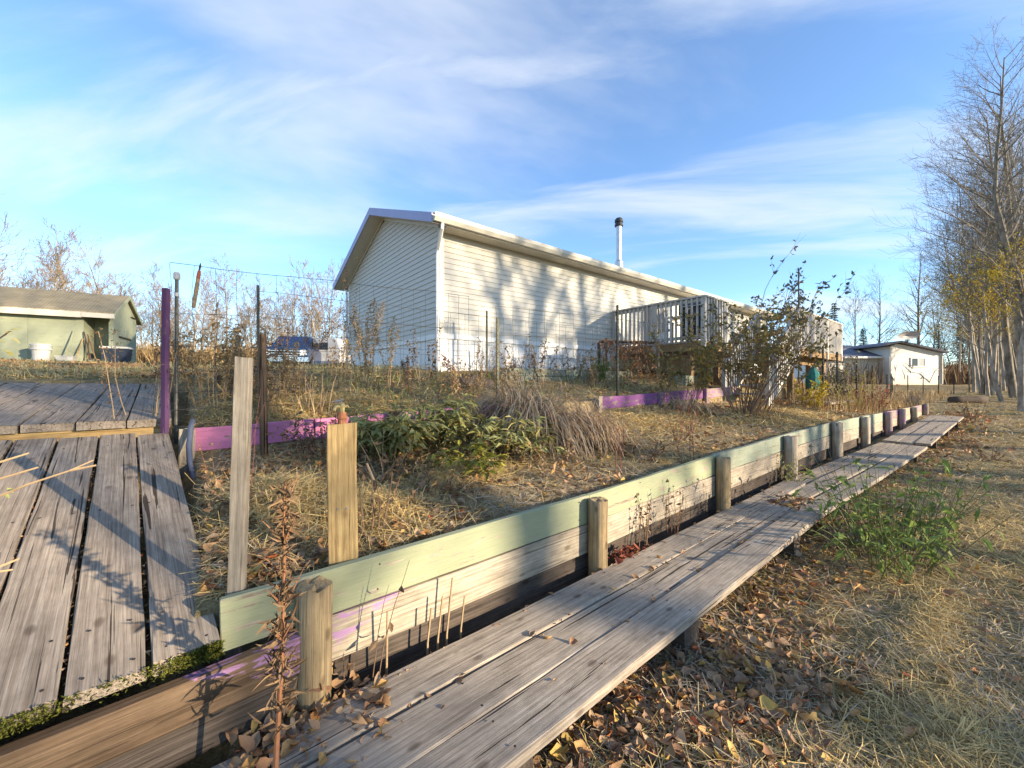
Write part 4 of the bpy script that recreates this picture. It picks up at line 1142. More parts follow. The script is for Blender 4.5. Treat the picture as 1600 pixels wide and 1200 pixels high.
# blue pipe
o = MB().tube([(-.02, 4.12, 1.31), (-.035, 4.08, 1.25), (-.045, 4.0, 1.12), (-.04, 3.9, 1.0), (-.02, 3.75, .92), (.02, 3.5, .86)], .019, 8).build('water_pipe', 'pipe_blue', None, smooth=True)
tag(o, 'grey blue plastic water pipe bending down beside the lower ramp', 'pipe')
# loose boards and stone in the upper bed
rk = atY(738, 578, 5.6)
b = MB(); nla, nlo = 7, 12
for i in range(nla + 1):
    for k in range(nlo):
        th = math.pi / 2 * i / nla; a = 2 * math.pi * k / nlo
        q = 1 + .12 * math.sin(a * 3 + i) + rnd.uniform(-.04, .04)
        b.v.append((.42 * q * math.cos(th) * math.cos(a), .24 * q * math.cos(th) * math.sin(a), .22 * math.sin(th) * q - .04))
for i in range(nla):
    for k in range(nlo): b.f.append((i * nlo + k, i * nlo + (k + 1) % nlo, (i + 1) * nlo + (k + 1) % nlo, (i + 1) * nlo + k))
b.f.append(tuple(nla * nlo + k for k in range(nlo)))
o = b.build('boulder', 'rock_brown', None, smooth=True); o.location = (rk.x, rk.y, gz(rk.x, rk.y))
tag(o, 'rounded brown boulder near the house corner below the white skirting', 'boulder')

# green planter boxes near the house
def planter(name, x0, x1, y0, y1, z0, h, label, mat, cuts):
    t = thing(name, label, 'planter')
    for k in range(2):
        zc = z0 + h * (k + .5) / 2
        for j in range(len(cuts) - 1):
            board('board', (cuts[j] + .004, y0, zc), (cuts[j + 1] - .004, y0, zc), h / 2 - .006, .04, mat, t, up=(0, -1, 0), seg=3)
        board('board', (x0, y1, zc), (x1, y1, zc), h / 2 - .006, .04, mat, t, up=(0, -1, 0), seg=2)
        board('board', (x0 - .02, y0 + .03, zc), (x0 - .02, y1 - .03, zc), h / 2 - .006, .04, mat, t, up=(-1, 0, 0), seg=2)
        board('board', (x1 + .02, y0 + .03, zc), (x1 + .02, y1 - .03, zc), h / 2 - .006, .04, mat, t, up=(-1, 0, 0), seg=2)
    MB().box((x0, y0 + .022, z0 - .2), (x1, y1 - .022, z0 + h - .06)).build('soil', 'ground', t)
planter('planter_box', 4.5, 8.3, 5.75, 6.25, 1.60, .30, 'long pale green planter box in front of the white skirting', 'paint_green_grey', [4.5, 6.2, 7.4, 8.3])
planter('planter_box', 8.95, 9.7, 4.75, 5.2, 1.50, .30, 'small grey green planter box beneath the deck corner', 'paint_green_grey', [8.95, 9.7])

# trellis frame with vine in front of the deck
tr_ = thing('vine_trellis', 'low trellis covered with rusty dried vine just left of the deck', 'trellis')
ta, tb_ = Vector((7.25, 5.9, 1.6)), Vector((8.9, 5.4, 1.6))
board('post', ta, ta + Vector((0, 0, .95)), .05, .05, 'wood_dark', tr_, up=(0, -1, 0), seg=2)
board('post', tb_, tb_ + Vector((0, 0, 1.0)), .05, .05, 'wood_bare', tr_, up=(0, -1, 0), seg=2)
board('rail', ta + Vector((0, 0, .97)), tb_ + Vector((0, 0, 1.02)), .05, .05, 'wood_dark', tr_, seg=3)
vm = MB()
for k in range(520):
    u = rnd.random(); h = 1 - rnd.random() ** 1.7
    p = ta.lerp(tb_, u) + Vector((rnd.gauss(0, .05), rnd.gauss(0, .08), .1 + h * .95))
    vm.leaf(p, (rnd.gauss(0, 1), rnd.gauss(0, 1), -.8), (rnd.gauss(0, 1), rnd.gauss(0, 1), 1), rnd.uniform(.05, .10), rnd.uniform(.03, .06), curl=.3)
vm.build('vine_leaves', 'dry_orange', tr_)
vs = MB()
for k in range(26):
    u = rnd.random(); p = ta.lerp(tb_, u)
    vs.tube([p + Vector((rnd.gauss(0, .1), rnd.gauss(0, .05), z)) for z in (0, .3, .6, .95)], .006, 4)
vs.build('vine_stems', 'stem_brown', tr_)

# things on the deck
def chair(label, loc, rz):
    t = thing('patio_chair', label, 'chair', loc, rz)
    MB().prism([(-.25, .40), (.25, .38), (.25, .43), (-.25, .45)], 0, -.27, .27).build('seat', 'chair_grey', t, fix=True)
    for k in range(5):
        x = -.23 + k * .115
        MB().hexa([(x - .045, .24, .42), (x + .045, .24, .42), (x + .045, .27, .42), (x - .045, .27, .42), (x - .045, .40, 1.02 + .03 * (2 - abs(k - 2))), (x + .045, .40, 1.02 + .03 * (2 - abs(k - 2))), (x + .045, .425, 1.02 + .03 * (2 - abs(k - 2))), (x - .045, .425, 1.02 + .03 * (2 - abs(k - 2)))]).build('back_slat', 'chair_grey', t)
    for sx_ in (-.27, .27):
        MB().box((sx_ - .04, -.28, .60), (sx_ + .04, .30, .63)).build('armrest', 'chair_grey', t)
        for yy in (-.25, .26): MB().box((sx_ - .025, yy - .025, 0), (sx_ + .025, yy + .025, .60)).build('leg', 'chair_grey', t)
chair('pale patio chair behind the deck railing nearest the house wall', (9.75, 5.9, DZ), R(100))
bq = thing('barbecue', 'black barbecue standing on the deck behind the middle of the railing', 'barbecue', (10.1, 5.0, DZ), R(-80))
MB().prism([(-.28, .75), (.28, .75), (.28, .92), (.18, 1.08), (-.12, 1.12), (-.28, 1.0)], 0, -.40, .40).build('lid', 'black_metal', bq, fix=True)
MB().box((-.36, -.25, .15), (.36, .25, .745)).build('cabinet', 'plastic_dark', bq)
for sg in (-1, 1): MB().box((sg * .41 - (.30 if sg < 0 else 0), -.22, .72), (sg * .41 + (.30 if sg > 0 else 0), .22, .75)).build('side_shelf', 'chair_grey', bq)
for sx_ in (-.33, .33):
    for yy in (-.2, .2): MB().box((sx_ - .025, yy - .025, 0), (sx_ + .025, yy + .025, .15)).build('leg', 'black_metal', bq)
MB().tube([(-.3, -.32, .95), (.3, -.32, .95)], .014, 6).build('handle', 'chrome', bq)
o = MB().lathe([(.02, 0), (.12, .03), (.16, .2), (.14, .42), (.06, .55), (.015, .62)], 10).build('hanging_bag', 'teal_cloth', None)
hb = at(1270, 590, 10.3); o.location = (hb.x, hb.y, 1.45)
tag(o, 'teal green cloth bag hanging on a fence post under the deck', 'bag')
mst = MB().tube([at(1248, 600, 17.5) + Vector((0, 0, -.1)), at(1248, 420, 17.5)], .03, 6)
o = mst.build('aerial_mast', 'tpost', None); tag(o, 'thin dark aerial mast rising above the right end of the deck', 'mast')
# fire log on the far lawn
lg = at(1512, 614, 17.0); lz = gz(lg.x, lg.y)
o = round_post('charred_log', (lg.x - .55, lg.y + .45, lz + .13), (lg.x + .55, lg.y - .45, lz + .15), .15, 'wood_dark', None, n=12)
tag(o, 'charred black log lying on the far right lawn', 'log')
pf = at(1235, 604, 12.6)
wf_ = thing('low_platform', 'low grey plank platform on the ground under the right part of the deck', 'platform')
for k in range(5):
    board('plank', (11.9, 2.75 + k * .15, gz(12, 3) + .12), (15.2, 2.75 + k * .15, gz(14, 3) + .14), .14, .05, 'wood_grey', wf_, seg=2)

# ------------------------------------------------------------------ trees
def rv(r, s=1.0): return Vector((r.gauss(0, s), r.gauss(0, s), r.gauss(0, s)))
def grow(mb, tips, r, p, d, L, rad, lvl, maxl, nk, up, seg=5, sides=(7, 4, 3, 3), wob=.10, minr=.003):
    pts = [p.copy()]; rads = [rad]; dirs = [d.copy()]
    n = seg if lvl == 0 else max(3, seg - lvl)
    for i in range(n):
        d = (d + rv(r, wob) + Vector((0, 0, up * (0 if lvl == 0 else 1)))).normalized()
        p = p + d * (L / n)
        pts.append(p.copy()); dirs.append(d.copy())
        rads.append(max(rad * (1 - (i + 1) / n * (.88 if lvl else .90)), minr))
    mb[0 if lvl == 0 else 1].tube(pts, rads, sides[min(lvl, 3)], cap=False)
    if lvl >= maxl:
        tips.append((pts[-1], dirs[-1])); tips.append((pts[len(pts) // 2], dirs[-1]))
        return
    k = nk[lvl]
    for j in range(k):
        u = (.30 + .70 * ((j + r.random()) / k)) if lvl == 0 else (.22 + .78 * (j + r.random()) / k)
        f = u * n; i = min(int(f), n - 1); q = pts[i].lerp(pts[i + 1], f - i)
        dd = dirs[i + 1]
        sd = dd.cross(rv(r)).normalized()
        ang = r.uniform(.55, 1.0) if lvl == 0 else r.uniform(.45, .95)
        nd = (dd * math.cos(ang) + sd * math.sin(ang)).normalized()
        if lvl == 0: ln = L * r.uniform(.20, .33) * (1.18 - u * .75)
        else: ln = L * r.uniform(.30, .52)
        rr = rads[i] * (.42 if lvl == 0 else .5)
        grow(mb, tips, r, q, nd, ln, max(rr, .0025), lvl + 1, maxl, nk, up, seg, sides, wob * 1.35, minr)
def tree_proto(seed, H, rad, nk, bark_, lean=(0, 0), leaves=0, leafmat=None, leaf=.05, up=.05, hz=(0, 1), twig='bark_grey', minr=.004):
    r = random.Random(seed)
    tr, br = MB(), MB(); tips = []
    grow((tr, br), tips, r, Vector((0, 0, -.2)), Vector((lean[0], lean[1], 1)).normalized(), H, rad, 0, 3, nk, up, seg=8, wob=.055, minr=minr)
    root = bpy.data.objects.new('tree', None); C.objects.link(root)
    tr.build('trunk', bark_, root, smooth=True); cb = br.build('branches', twig, root)
    if leaves:
        lm = MB(); cand = [t for t in tips if hz[0] * H <= t[0].z <= hz[1] * H]
        for _ in range(leaves):
            q, d = r.choice(cand)
            lm.leaf(q + rv(r, .10), rv(r) + Vector((0, 0, -.5)), rv(r), leaf * r.uniform(.7, 1.4), leaf * r.uniform(.6, 1.0))
        lm.build('leaves', leafmat, root)
    return root
USED = set()
def place(proto, name, x, y, sc, rz, label, cat='tree', group=None, z=None, tilt=(0, 0)):
    o = proto if proto.name not in USED else copy_tree(proto)
    if o is proto: pass
    USED.add(proto.name) if o is not proto else None
    o.name = name
    if o is proto: USED.add(o.name)
    o.location = (x, y, (gz(x, y) if z is None else z) - .05); o.rotation_euler = (Matrix.Rotation(tilt[1], 3, 'Y') @ Matrix.Rotation(tilt[0], 3, 'X') @ Matrix.Rotation(rz, 3, 'Z')).to_euler(); o.scale = (sc, sc, sc)
    tag(o, label, cat, group)
    return o

pA = tree_proto(1, 15, .17, (34, 7, 5), 'bark_grey', leaves=1100, leafmat='leaf_yellow', leaf=.075, hz=(.12, .50))
pB = tree_proto(2, 17, .20, (38, 7, 5), 'bark_grey', lean=(.05, .02), leaves=500, leafmat='leaf_yellow', leaf=.075, hz=(.12, .42))
pC = tree_proto(3, 12, .13, (30, 7, 4), 'bark_birch', lean=(-.06, .03), leaves=1800, leafmat='leaf_yellow', leaf=.075, hz=(.1, .62))
pD = tree_proto(4, 10, .10, (26, 6, 4), 'bark_tan', twig='bark_tan', minr=.009)
pE = tree_proto(5, 9, .085, (24, 6, 4), 'bark_birch', twig='bark_tan', lean=(.04, -.02), minr=.009)
pF = tree_proto(6, 13, .075, (34, 6, 4), 'bark_birch', lean=(.03, .03), leaves=160, leafmat='leaf_yellow', leaf=.07, hz=(.12, .45), minr=.005)
pG = tree_proto(7, 12, .065, (30, 6, 4), 'bark_grey', lean=(-.04, .02), minr=.005)
def at_g(px, d):
    x, y = wxy((px - 800) / FOC * d, d); return x, y
# right edge: tall bare poplars and birches
right = [
 (pB, 1612, 17.0, .88, 0.3, (-.03, -.04), 'tallest bare grey poplar at the right edge of the picture'),
 (pA, 1585, 19.0, .92, 1.9, (-.05, -.07), 'bare poplar leaning left near the right edge with sparse yellow leaves'),
 (pC, 1596, 14.0, .80, 4.0, (-.04, -.05), 'slender pale birch with yellow leaves in front of the tall poplars'),
 (pB, 1650, 15.0, .80, 2.4, (-.06, -.08), 'tall bare poplar cut by the right picture edge'),
 (pA, 1556, 24.0, .80, 5.1, (-.03, -.04), 'thin bare poplar left of the big right hand trees'),
 (pC, 1530, 27.0, .95, 1.0, (-.03, -.04), 'pale birch with yellow foliage right of the little porch'),
 (pC, 1622, 18.0, 1.0, 2.2, (-.06, -.08), 'yellow leaved birch behind the tallest poplar at the right edge'),
 (pC, 1566, 17.5, .66, 5.6, (-.07, -.09), 'low arching birch full of yellow leaves left of the big poplars'),
 (pB, 1572, 27.0, .92, 4.4, (-.02, -.03), 'straight bare poplar standing between the low birch and the tall poplars'),
 (pA, 1598, 25.0, 1.05, 3.3, (-.03, -.04), 'bare poplar standing deeper in the wood at the right edge'),
 (pC, 1548, 21.0, .78, 3.0, (-.05, -.06), 'yellow leaved birch at the left rim of the right hand wood'),
]
for (pr, px, d, sc, rz, tl, lab) in right:
    x, y = at_g(px, d); place(pr, 'poplar_tree' if pr is not pC else 'birch_tree', x, y, sc, rz, lab, tilt=tl)
for k in range(24):
    px = 1506 + k * 5.4 + rnd.uniform(-6, 6); d = rnd.uniform(19, 36)
    x, y = at_g(px, d)
    place((pF, pG)[k % 2], 'thicket_tree', x, y, rnd.uniform(.72, 1.12), rnd.uniform(0, 6), 'slim bare trunk in the thicket at the right edge', group='thicket at the right edge', tilt=(rnd.uniform(-.07, .02), rnd.uniform(-.08, .02)))
for k in range(26):
    px = 1492 + k * 6 + rnd.uniform(-5, 5); d = rnd.uniform(36, 58)
    x, y = at_g(px, d)
    place((pC, pE, pD)[k % 3], 'woodland_tree', x, y, rnd.uniform(.7, 1.0), rnd.uniform(0, 6), 'thin pale tree in the woodland behind the right hand poplars', group='woodland trees at the right')
# behind the bungalow
for k, (px, d, sc, lab) in enumerate([(1338, 52, 1.15, 'bare tree behind the grey roofed wing of the bungalow, the left one'), (1376, 50, 1.05, 'bare crooked tree standing behind the bungalow wing beside small spruces'), (1432, 48, 1.1, 'bare spreading tree behind the satellite dish'), (1456, 55, 1.0, 'bare tree behind the right end of the bungalow roof'), (1478, 50, .85, 'orange tinged bare tree beyond the little porch')]):
    x, y = at_g(px, d); place((pD, pA, pB, pD, pC)[k], 'bare_tree', x, y, sc * (.85 if k in (1, 2) else 1.1), k * 1.7, lab)
# left skyline
for k in range(52):
    px = 176 + k * 7.3 + rnd.uniform(-7, 7); d = rnd.uniform(34, 60)
    x, y = at_g(px, d)
    place((pE, pD)[k % 2], 'skyline_tree', x, y, rnd.uniform(.68, 1.02) * (.8 + d / 120), rnd.uniform(0, 6), 'slim tan bare tree in the row beyond the wire fence', group='bare trees on the left skyline')
for k in range(18):
    px = -60 + k * 13.5 + rnd.uniform(-6, 6); d = rnd.uniform(38, 56)
    x, y = at_g(px, d)
    place((pE, pD)[k % 2], 'skyline_tree', x, y, rnd.uniform(.85, 1.15) * (.8 + d / 120), rnd.uniform(0, 6), 'slim tan bare tree in the row beyond the green shed', group='bare trees behind the shed')
for k, (px, d, sc, lab) in enumerate([(4, 26, 1.0, 'pale bare birch rising behind the left end of the shed roof'), (62, 30, .86, 'bare tree behind the middle of the shed roof'), (105, 34, .72, 'low bare tree behind the right part of the shed roof'), (-40, 28, 1.1, 'bare birch at the left picture edge above the shed')]):
    x, y = at_g(px, d); place((pE, pE, pD, pE)[k], 'bare_tree', x, y, sc * 1.4, k * 2.1, lab)
# trees of the yard behind the photographer: they stand between the low sun and the house and shade it
for k, (x, y, sc, pr) in enumerate([(9.5, -8.5, .9, pA), (12.5, -7.0, 1.0, pB), (14.0, -9.5, .95, pA), (18.5, -9.0, 1.0, pB), (7.4, -13.5, .9, pC), (22.0, -12, 1.05, pA), (10.5, -16, 1.1, pB), (26.5, -8.5, 1.0, pB), (16.0, -15.0, 1.0, pC)]):
    x += .47 * 11; y -= .88 * 11
    place(pr, 'yard_tree', x, y, sc * 1.3, k * 1.31, 'bare yard tree behind the photographer', group='yard trees out of view')

def spruce(seed, H, W, name, x, y, lab):
    r = random.Random(seed)
    t = thing(name, lab, 'tree', (x, y, gz(x, y)))
    MB().tube([(0, 0, -.1), (0, 0, H * .5), (0, 0, H)], [H * .018, H * .01, .01], 6).build('trunk', 'bark_brown', t)
    m = MB(); z = H * .06
    while z < H * .985:
        u = z / H; rad = W * (1 - u) ** .85 * r.uniform(.8, 1.12)
        for k in range(int(7 + 5 * (1 - u))):
            a = r.uniform(0, 2 * math.pi); d = Vector((math.cos(a), math.sin(a), -.22)); L = rad * r.uniform(.65, 1.1)
            nseg = max(3, int(L / .22))
            for j in range(nseg):
                q = Vector((0, 0, z)) + d * L * (j + .5) / nseg + Vector((0, 0, .10 * L * ((j + .5) / nseg) ** 2))
                for sgn in (-1, 1):
                    sd = Vector((-d.y, d.x, 0)) * sgn
                    m.leaf(q, d * .8 + sd * r.uniform(.4, 1.0) + Vector((0, 0, r.uniform(-.5, .1))), (0, 0, 1), r.uniform(.16, .34), .075, curl=.25)
        z += H * .028
    m.build('crown', 'needles', t)
for sd, px, d, H, W, lab in [(1, 1303, 40, 8.2, 1.5, 'tall dark spruce just right of the deck'), (2, 1349, 44, 6.2, 1.1, 'medium spruce behind the bungalow wing roof'), (3, 1383, 46, 4.6, 1.0, 'small spruce peeping over the bungalow ridge'), (4, 1394, 50, 4.8, .8, 'smallest spruce tip next to the bungalow ridge'), (5, 1330, 46, 4.4, 1.1, 'short bushy spruce between the two taller ones'), (6, 1500, 40, 6.0, 1.6, 'dark spruce in the woods behind the porch'), (7, 1548, 44, 7.0, 1.8, 'dark spruce behind the birch trunks at the right'), (8, 1466, 52, 7.5, 1.7, 'dark spruce rising behind the right end of the bungalow'), (9, 1418, 56, 6.5, 1.5, 'spruce half hidden behind the satellite dish'), (10, 1524, 48, 7.5, 1.9, 'broad dark spruce left of the birch trunks')]:
    x, y = at_g(px, d); spruce(sd, H, W, 'spruce_tree', x, y, lab)

# ------------------------------------------------------------------ dry plants and shrubs
def curve(p, d, L, n, droop, r, wob=.06):
    pts = [Vector(p)]; d = Vector(d).normalized(); q = Vector(p)
    for i in range(n):
        d = (d + rv(r, wob) + Vector((0, 0, -droop))).normalized()
        q = q + d * (L / n); pts.append(q.copy())
    return pts
def stalks(name, label, cat, x, y, n, H, spread, lean=(0, 0), stem='stem_brown', leafmat='dry_brown', nleaf=8, leaf=(.05, .02), head=None, seed=0, rad=.004, z=None, group=None, droop=.0, lz=(.2, 1.0), side=0):
    r = random.Random(seed * 77 + 5)
    zb = gz(x, y) if z is None else z
    t = thing(name, label, cat, (x, y, zb), 0, group)
    st, lf = MB(), MB()
    for i in range(n):
        a = r.uniform(0, 2 * math.pi); s_ = r.random() ** .6
        h = H * r.uniform(.6, 1.0)
        d = (math.cos(a) * spread * s_ + lean[0], math.sin(a) * spread * s_ + lean[1], 1)
        pts = curve((math.cos(a) * .05 * s_ * n ** .4, math.sin(a) * .05 * s_ * n ** .4, -.03), d, h, 6, droop, r)
        st.tube(pts, [rad * (1 - .7 * k / 6) for k in range(7)], 4, cap=False)
        for k in range(side):
            u = r.uniform(.4, .95) * 6; j = min(int(u), 5); q = pts[j].lerp(pts[j + 1], u - j)
            sp = curve(q, (r.gauss(0, 1), r.gauss(0, 1), 1.1), h * .18, 3, 0, r)
            st.tube(sp, [rad * .45, rad * .4, rad * .3, rad * .2], 3, cap=False)
            if head:
                for _ in range(max(2, head[1] // 4)): lf.leaf(sp[-1] + rv(r, head[2] * .6), rv(r), rv(r), leaf[0] * .7, leaf[1])
        for k in range(nleaf):
            u = r.uniform(lz[0], lz[1]) * 6; j = min(int(u), 5); q = pts[j].lerp(pts[j + 1], u - j)
            lf.leaf(q, rv(r) + Vector((0, 0, -.4)), rv(r) + Vector((0, 0, .6)), leaf[0] * r.uniform(.6, 1.3), leaf[1] * r.uniform(.6, 1.3), curl=.35)
        if head:
            kind, cnt, sz = head
            for k in range(cnt):
                if kind == 'plume': u = 1 - r.random() * .38; spd = sz * (1.15 - u) * 2.2
                else: u = 1; spd = sz
                f = u * 6; j = min(int(f), 5); q = pts[j].lerp(pts[j + 1], min(f - j, 1))
                lf.leaf(q + rv(r, spd * .5), rv(r) + Vector((0, 0, .6)), rv(r), leaf[0] * r.uniform(.35, .7), leaf[1] * .7)
    st.build('stems', stem, t)
    if lf.v: lf.build('leaves', leafmat, t)
    return t

# plumed stalks beside the purple post and at the fence
stalks('dry_plume_plant', 'dark brown seed plumes rising just left of the purple post', 'plant', -.36, 4.5, 7, 1.30, .22, stem='stem_tan', leafmat='dry_brown', nleaf=5, leaf=(.05, .016), head=('plume', 60, .10), seed=1, rad=.006)
stalks('dry_plume_plant', 'tan leafy stalks right behind the pipe post at the fence', 'plant', .15, 4.75, 16, 1.05, .25, stem='stem_tan', leafmat='dry_tan', nleaf=22, leaf=(.07, .022), head=('plume', 26, .07), seed=2, rad=.005)
stalks('dry_plume_plant', 'bushy tan stalks between the fence pipe and the stub post', 'plant', .62, 5.0, 16, .95, .3, stem='stem_tan', leafmat='dry_tan', nleaf=24, leaf=(.07, .022), head=('plume', 20, .07), seed=3, rad=.005)
stalks('dry_plume_plant', 'dark drooping seed plumes left of the blue truck', 'plant', 1.05, 6.1, 9, 1.15, .22, lean=(.2, 0), stem='stem_brown', leafmat='dry_brown', nleaf=6, leaf=(.05, .02), head=('plume', 70, .10), seed=4, rad=.006, droop=.03)
stalks('dry_plume_plant', 'tan bent plume stalks in front of the blue truck', 'plant', 1.35, 5.2, 8, 1.0, .28, lean=(.1, 0), stem='stem_tan', leafmat='dry_tan', nleaf=10, leaf=(.06, .02), head=('plume', 40, .08), seed=5, rad=.005, droop=.02)
stalks('goldenrod', 'tall golden brown fuzzy plume plant against the left end of the house', 'plant', 1.95, 5.9, 9, 1.45, .16, stem='stem_tan', leafmat='dry_tan', nleaf=50, leaf=(.05, .02), head=('plume', 120, .10), seed=6, rad=.007, lz=(.15, 1))
stalks('goldenrod', 'narrow golden plume plant right of the tall one by the house', 'plant', 2.25, 5.75, 4, 1.25, .22, stem='stem_tan', leafmat='dry_tan', nleaf=36, leaf=(.05, .018), head=('plume', 80, .08), seed=7, rad=.006)
stalks('thin_weed', 'sparse tall weed with tiny pods at the left house eave', 'plant', 1.62, 5.95, 4, 1.75, .12, stem='stem_brown', leafmat='dry_brown', nleaf=16, leaf=(.035, .018), head=('ball', 6, .02), seed=8, rad=.003, side=4, lz=(.5, 1))
stalks('dark_plume_weed', 'two dark feathery plumes in front of the gable siding', 'plant', 2.75, 5.7, 3, 1.05, .14, stem='stem_tan', leafmat='dry_brown', nleaf=3, leaf=(.06, .02), head=('plume', 60, .07), seed=9, rad=.004)
stalks('red_plume_weed', 'rusty red plume stalks at the base of the gable siding', 'plant', 2.35, 5.35, 4, .72, .12, stem='stem_red', leafmat='dry_brown', nleaf=12, leaf=(.05, .02), head=('plume', 60, .05), seed=10, rad=.005)
stalks('nodding_flower', 'bent dark red nodding seed head below the house corner', 'plant', 3.35, 5.55, 2, .75, .1, lean=(-.55, 0), stem='stem_brown', leafmat='leaf_red', nleaf=3, leaf=(.07, .035), head=('plume', 40, .06), seed=11, rad=.006, droop=.10)
stalks('curled_plume', 'curly tan plume stalk right in front of the house downspout', 'plant', 3.45, 5.2, 4, 1.0, .12, stem='stem_tan', leafmat='dry_tan', nleaf=14, leaf=(.05, .02), head=('plume', 50, .06), seed=12, rad=.005, droop=.02)
stalks('leafy_weed', 'spindly weed with small dark leaves before the skirting left of the corner', 'plant', 3.0, 5.8, 3, .95, .16, stem='stem_brown', leafmat='dry_brown', nleaf=26, leaf=(.05, .035), seed=13, rad=.004, side=2)
for k, (x, y, h) in enumerate([(4.3, 5.4, 1.25), (4.95, 5.3, 1.5)]):
    stalks('bare_cane', ('long bare cane leaning left before the lit house wall', 'long bare cane leaning left nearer the deck')[k], 'plant', x, y, 1, h, .05, lean=(-.28, 0), stem='stem_tan', leafmat='dry_brown', nleaf=2, leaf=(.05, .03), head=('ball', 4, .02), seed=20 + k, rad=.006)
for k, (x, y, n, h, mt) in enumerate([(5.1, 5.6, 5, .95, 'dry_brown'), (5.9, 5.5, 6, .9, 'leaf_shrub'), (6.6, 5.5, 6, .85, 'leaf_shrub'), (7.3, 5.3, 7, .7, 'leaf_peony'), (4.5, 5.5, 4, .8, 'dry_brown')]):
    stalks('rose_bush', ['sparse bush with dark dried hips before the skirting', 'bush with few dark leaves left of the trellis', 'greenish rose bush nearest the trellis', 'low leafy green bush under the trellis vine', 'thin twiggy bush beside the boulder'][k], 'shrub', x, y, n, h, .5, stem='stem_brown', leafmat=mt, nleaf=22, leaf=(.055, .035), seed=30 + k, rad=.005, side=3)
stalks('green_bush', 'fresh green bush on the planter box by the trellis', 'shrub', 7.0, 5.62, 9, .55, .5, stem='stem_green', leafmat='leaf_green', nleaf=24, leaf=(.07, .045), seed=36, rad=.004)
for k in range(26):
    x = rnd.choice([rnd.uniform(.15, 1.0), rnd.uniform(2.4, 6.6)]); y = rnd.uniform(4.55, 6.2)
    stalks('dry_weed', 'dry stalk among the tangle of weeds in the upper bed', 'plant', x, y, rnd.randint(4, 9), rnd.uniform(.35, .85), .35, stem=rnd.choice(['stem_tan', 'stem_brown', 'stem_orange']), leafmat=rnd.choice(['dry_tan', 'dry_brown', 'dry_tan']), nleaf=rnd.randint(6, 16), leaf=(.06, .02), head=rnd.choice([('plume', 24, .06), ('ball', 5, .02), None]), seed=200 + k, rad=.004, group='dry weeds of the upper bed', side=rnd.randint(0, 2))
# cut stems in the upper bed
stalks('cut_weed', 'cluster of cut tan stems standing in the straw behind the yellow post', 'plant', .98, 4.55, 10, .55, .16, stem='stem_tan', nleaf=0, seed=40, rad=.009)
stalks('cut_weed', 'pale dried flower stalks left of the small stub post', 'plant', .52, 4.55, 9, .75, .35, stem='stem_brown', leafmat='dry_brown', nleaf=3, leaf=(.05, .02), head=('ball', 9, .02), seed=41, rad=.004, side=3)
stalks('red_twig_plant', 'thin red brown twiggy plant drooping over the pink edging', 'plant', .95, 3.85, 14, .55, .55, stem='stem_red', leafmat='dry_brown', nleaf=18, leaf=(.05, .018), seed=42, rad=.004, droop=.12)
stalks('red_twig_plant', 'tangle of dark dried stems under the pink edging', 'plant', 1.25, 3.55, 16, .45, .7, stem='stem_brown', leafmat='dry_brown', nleaf=16, leaf=(.06, .022), seed=43, rad=.004, droop=.10)
stalks('red_seedling', 'single thin red stalk in front of the tall grey post', 'plant', .24, 2.75, 2, .95, .05, stem='stem_red', leafmat='leaf_red', nleaf=8, leaf=(.02, .008), seed=44, rad=.003)
stalks('thin_weed', 'lone thin stalk bending beside the blue water pipe', 'plant', .12, 3.3, 3, .55, .25, stem='stem_orange', nleaf=2, leafmat='dry_tan', leaf=(.03, .02), head=('ball', 5, .008), seed=45, rad=.0025)
stalks('dead_weed', 'stubby branched dead stem at the wall beside the grey post', 'plant', .78, 2.25, 5, .42, .35, stem='stem_brown', leafmat='dry_brown', nleaf=2, leaf=(.04, .015), seed=46, rad=.008)
for k in range(20):
    x = rnd.uniform(.2, 4.2); y = rnd.uniform(2.3, 4.05)
    stalks('dead_plant', 'low dead brown plant lying in the straw of the lower bed', 'plant', x, y, rnd.randint(5, 12), rnd.uniform(.22, .5), .8, stem=rnd.choice(['stem_tan', 'stem_brown', 'stem_red', 'stem_orange']), leafmat=rnd.choice(['dry_brown', 'dry_tan', 'leaf_litter', 'dry_brown']), nleaf=rnd.randint(5, 14), leaf=(.07, .024), seed=300 + k, rad=.0035, group='dead plants of the lower bed', droop=rnd.uniform(.04, .15))
# one pale broken cane
o = MB().tube([(.95, 2.55, .83), (.93, 2.62, .93), (.905, 2.72, 1.06)], [.011, .010, .008], 7).build('broken_cane', 'stem_tan', None)
tag(o, 'thick pale broken cane standing in straw left of the yellow post', 'cane')

# foreground spiky dead stalk
fs = thing('spiky_dead_stalk', 'tall orange brown dead stalk with spiky drooping leaves nearest the camera', 'plant', (.19, 1.42, gz(.19, 1.42)))
r = random.Random(3)
main = curve((0, 0, 0), (-.02, .0, 1), 1.22, 12, 0, r, .02)
MB().tube(main, [.0105 - .0075 * i / 12 for i in range(13)], 7).build('stem', 'stem_orange', fs)
lm = MB()
for i in range(380):
    u = .36 + .62 * r.random() ** .9; f = u * 12; j = min(int(f), 11); q = main[j].lerp(main[j + 1], f - j)
    a = r.uniform(0, 6.28); L = r.uniform(.045, .11) * (1.25 - .7 * u)
    d0 = Vector((math.cos(a), math.sin(a), r.uniform(-.9, 1.6))).normalized()
    lm.leaf(q + rv(r, .006), d0, rv(r), L * r.uniform(.5, 1.1), .005 + r.random() * .009, fold=r.uniform(0, .9), curl=r.uniform(-.3, .8), shape=r.uniform(.3, .6))
lm.build('leaves', 'dry_brown', fs)
sd_ = MB()
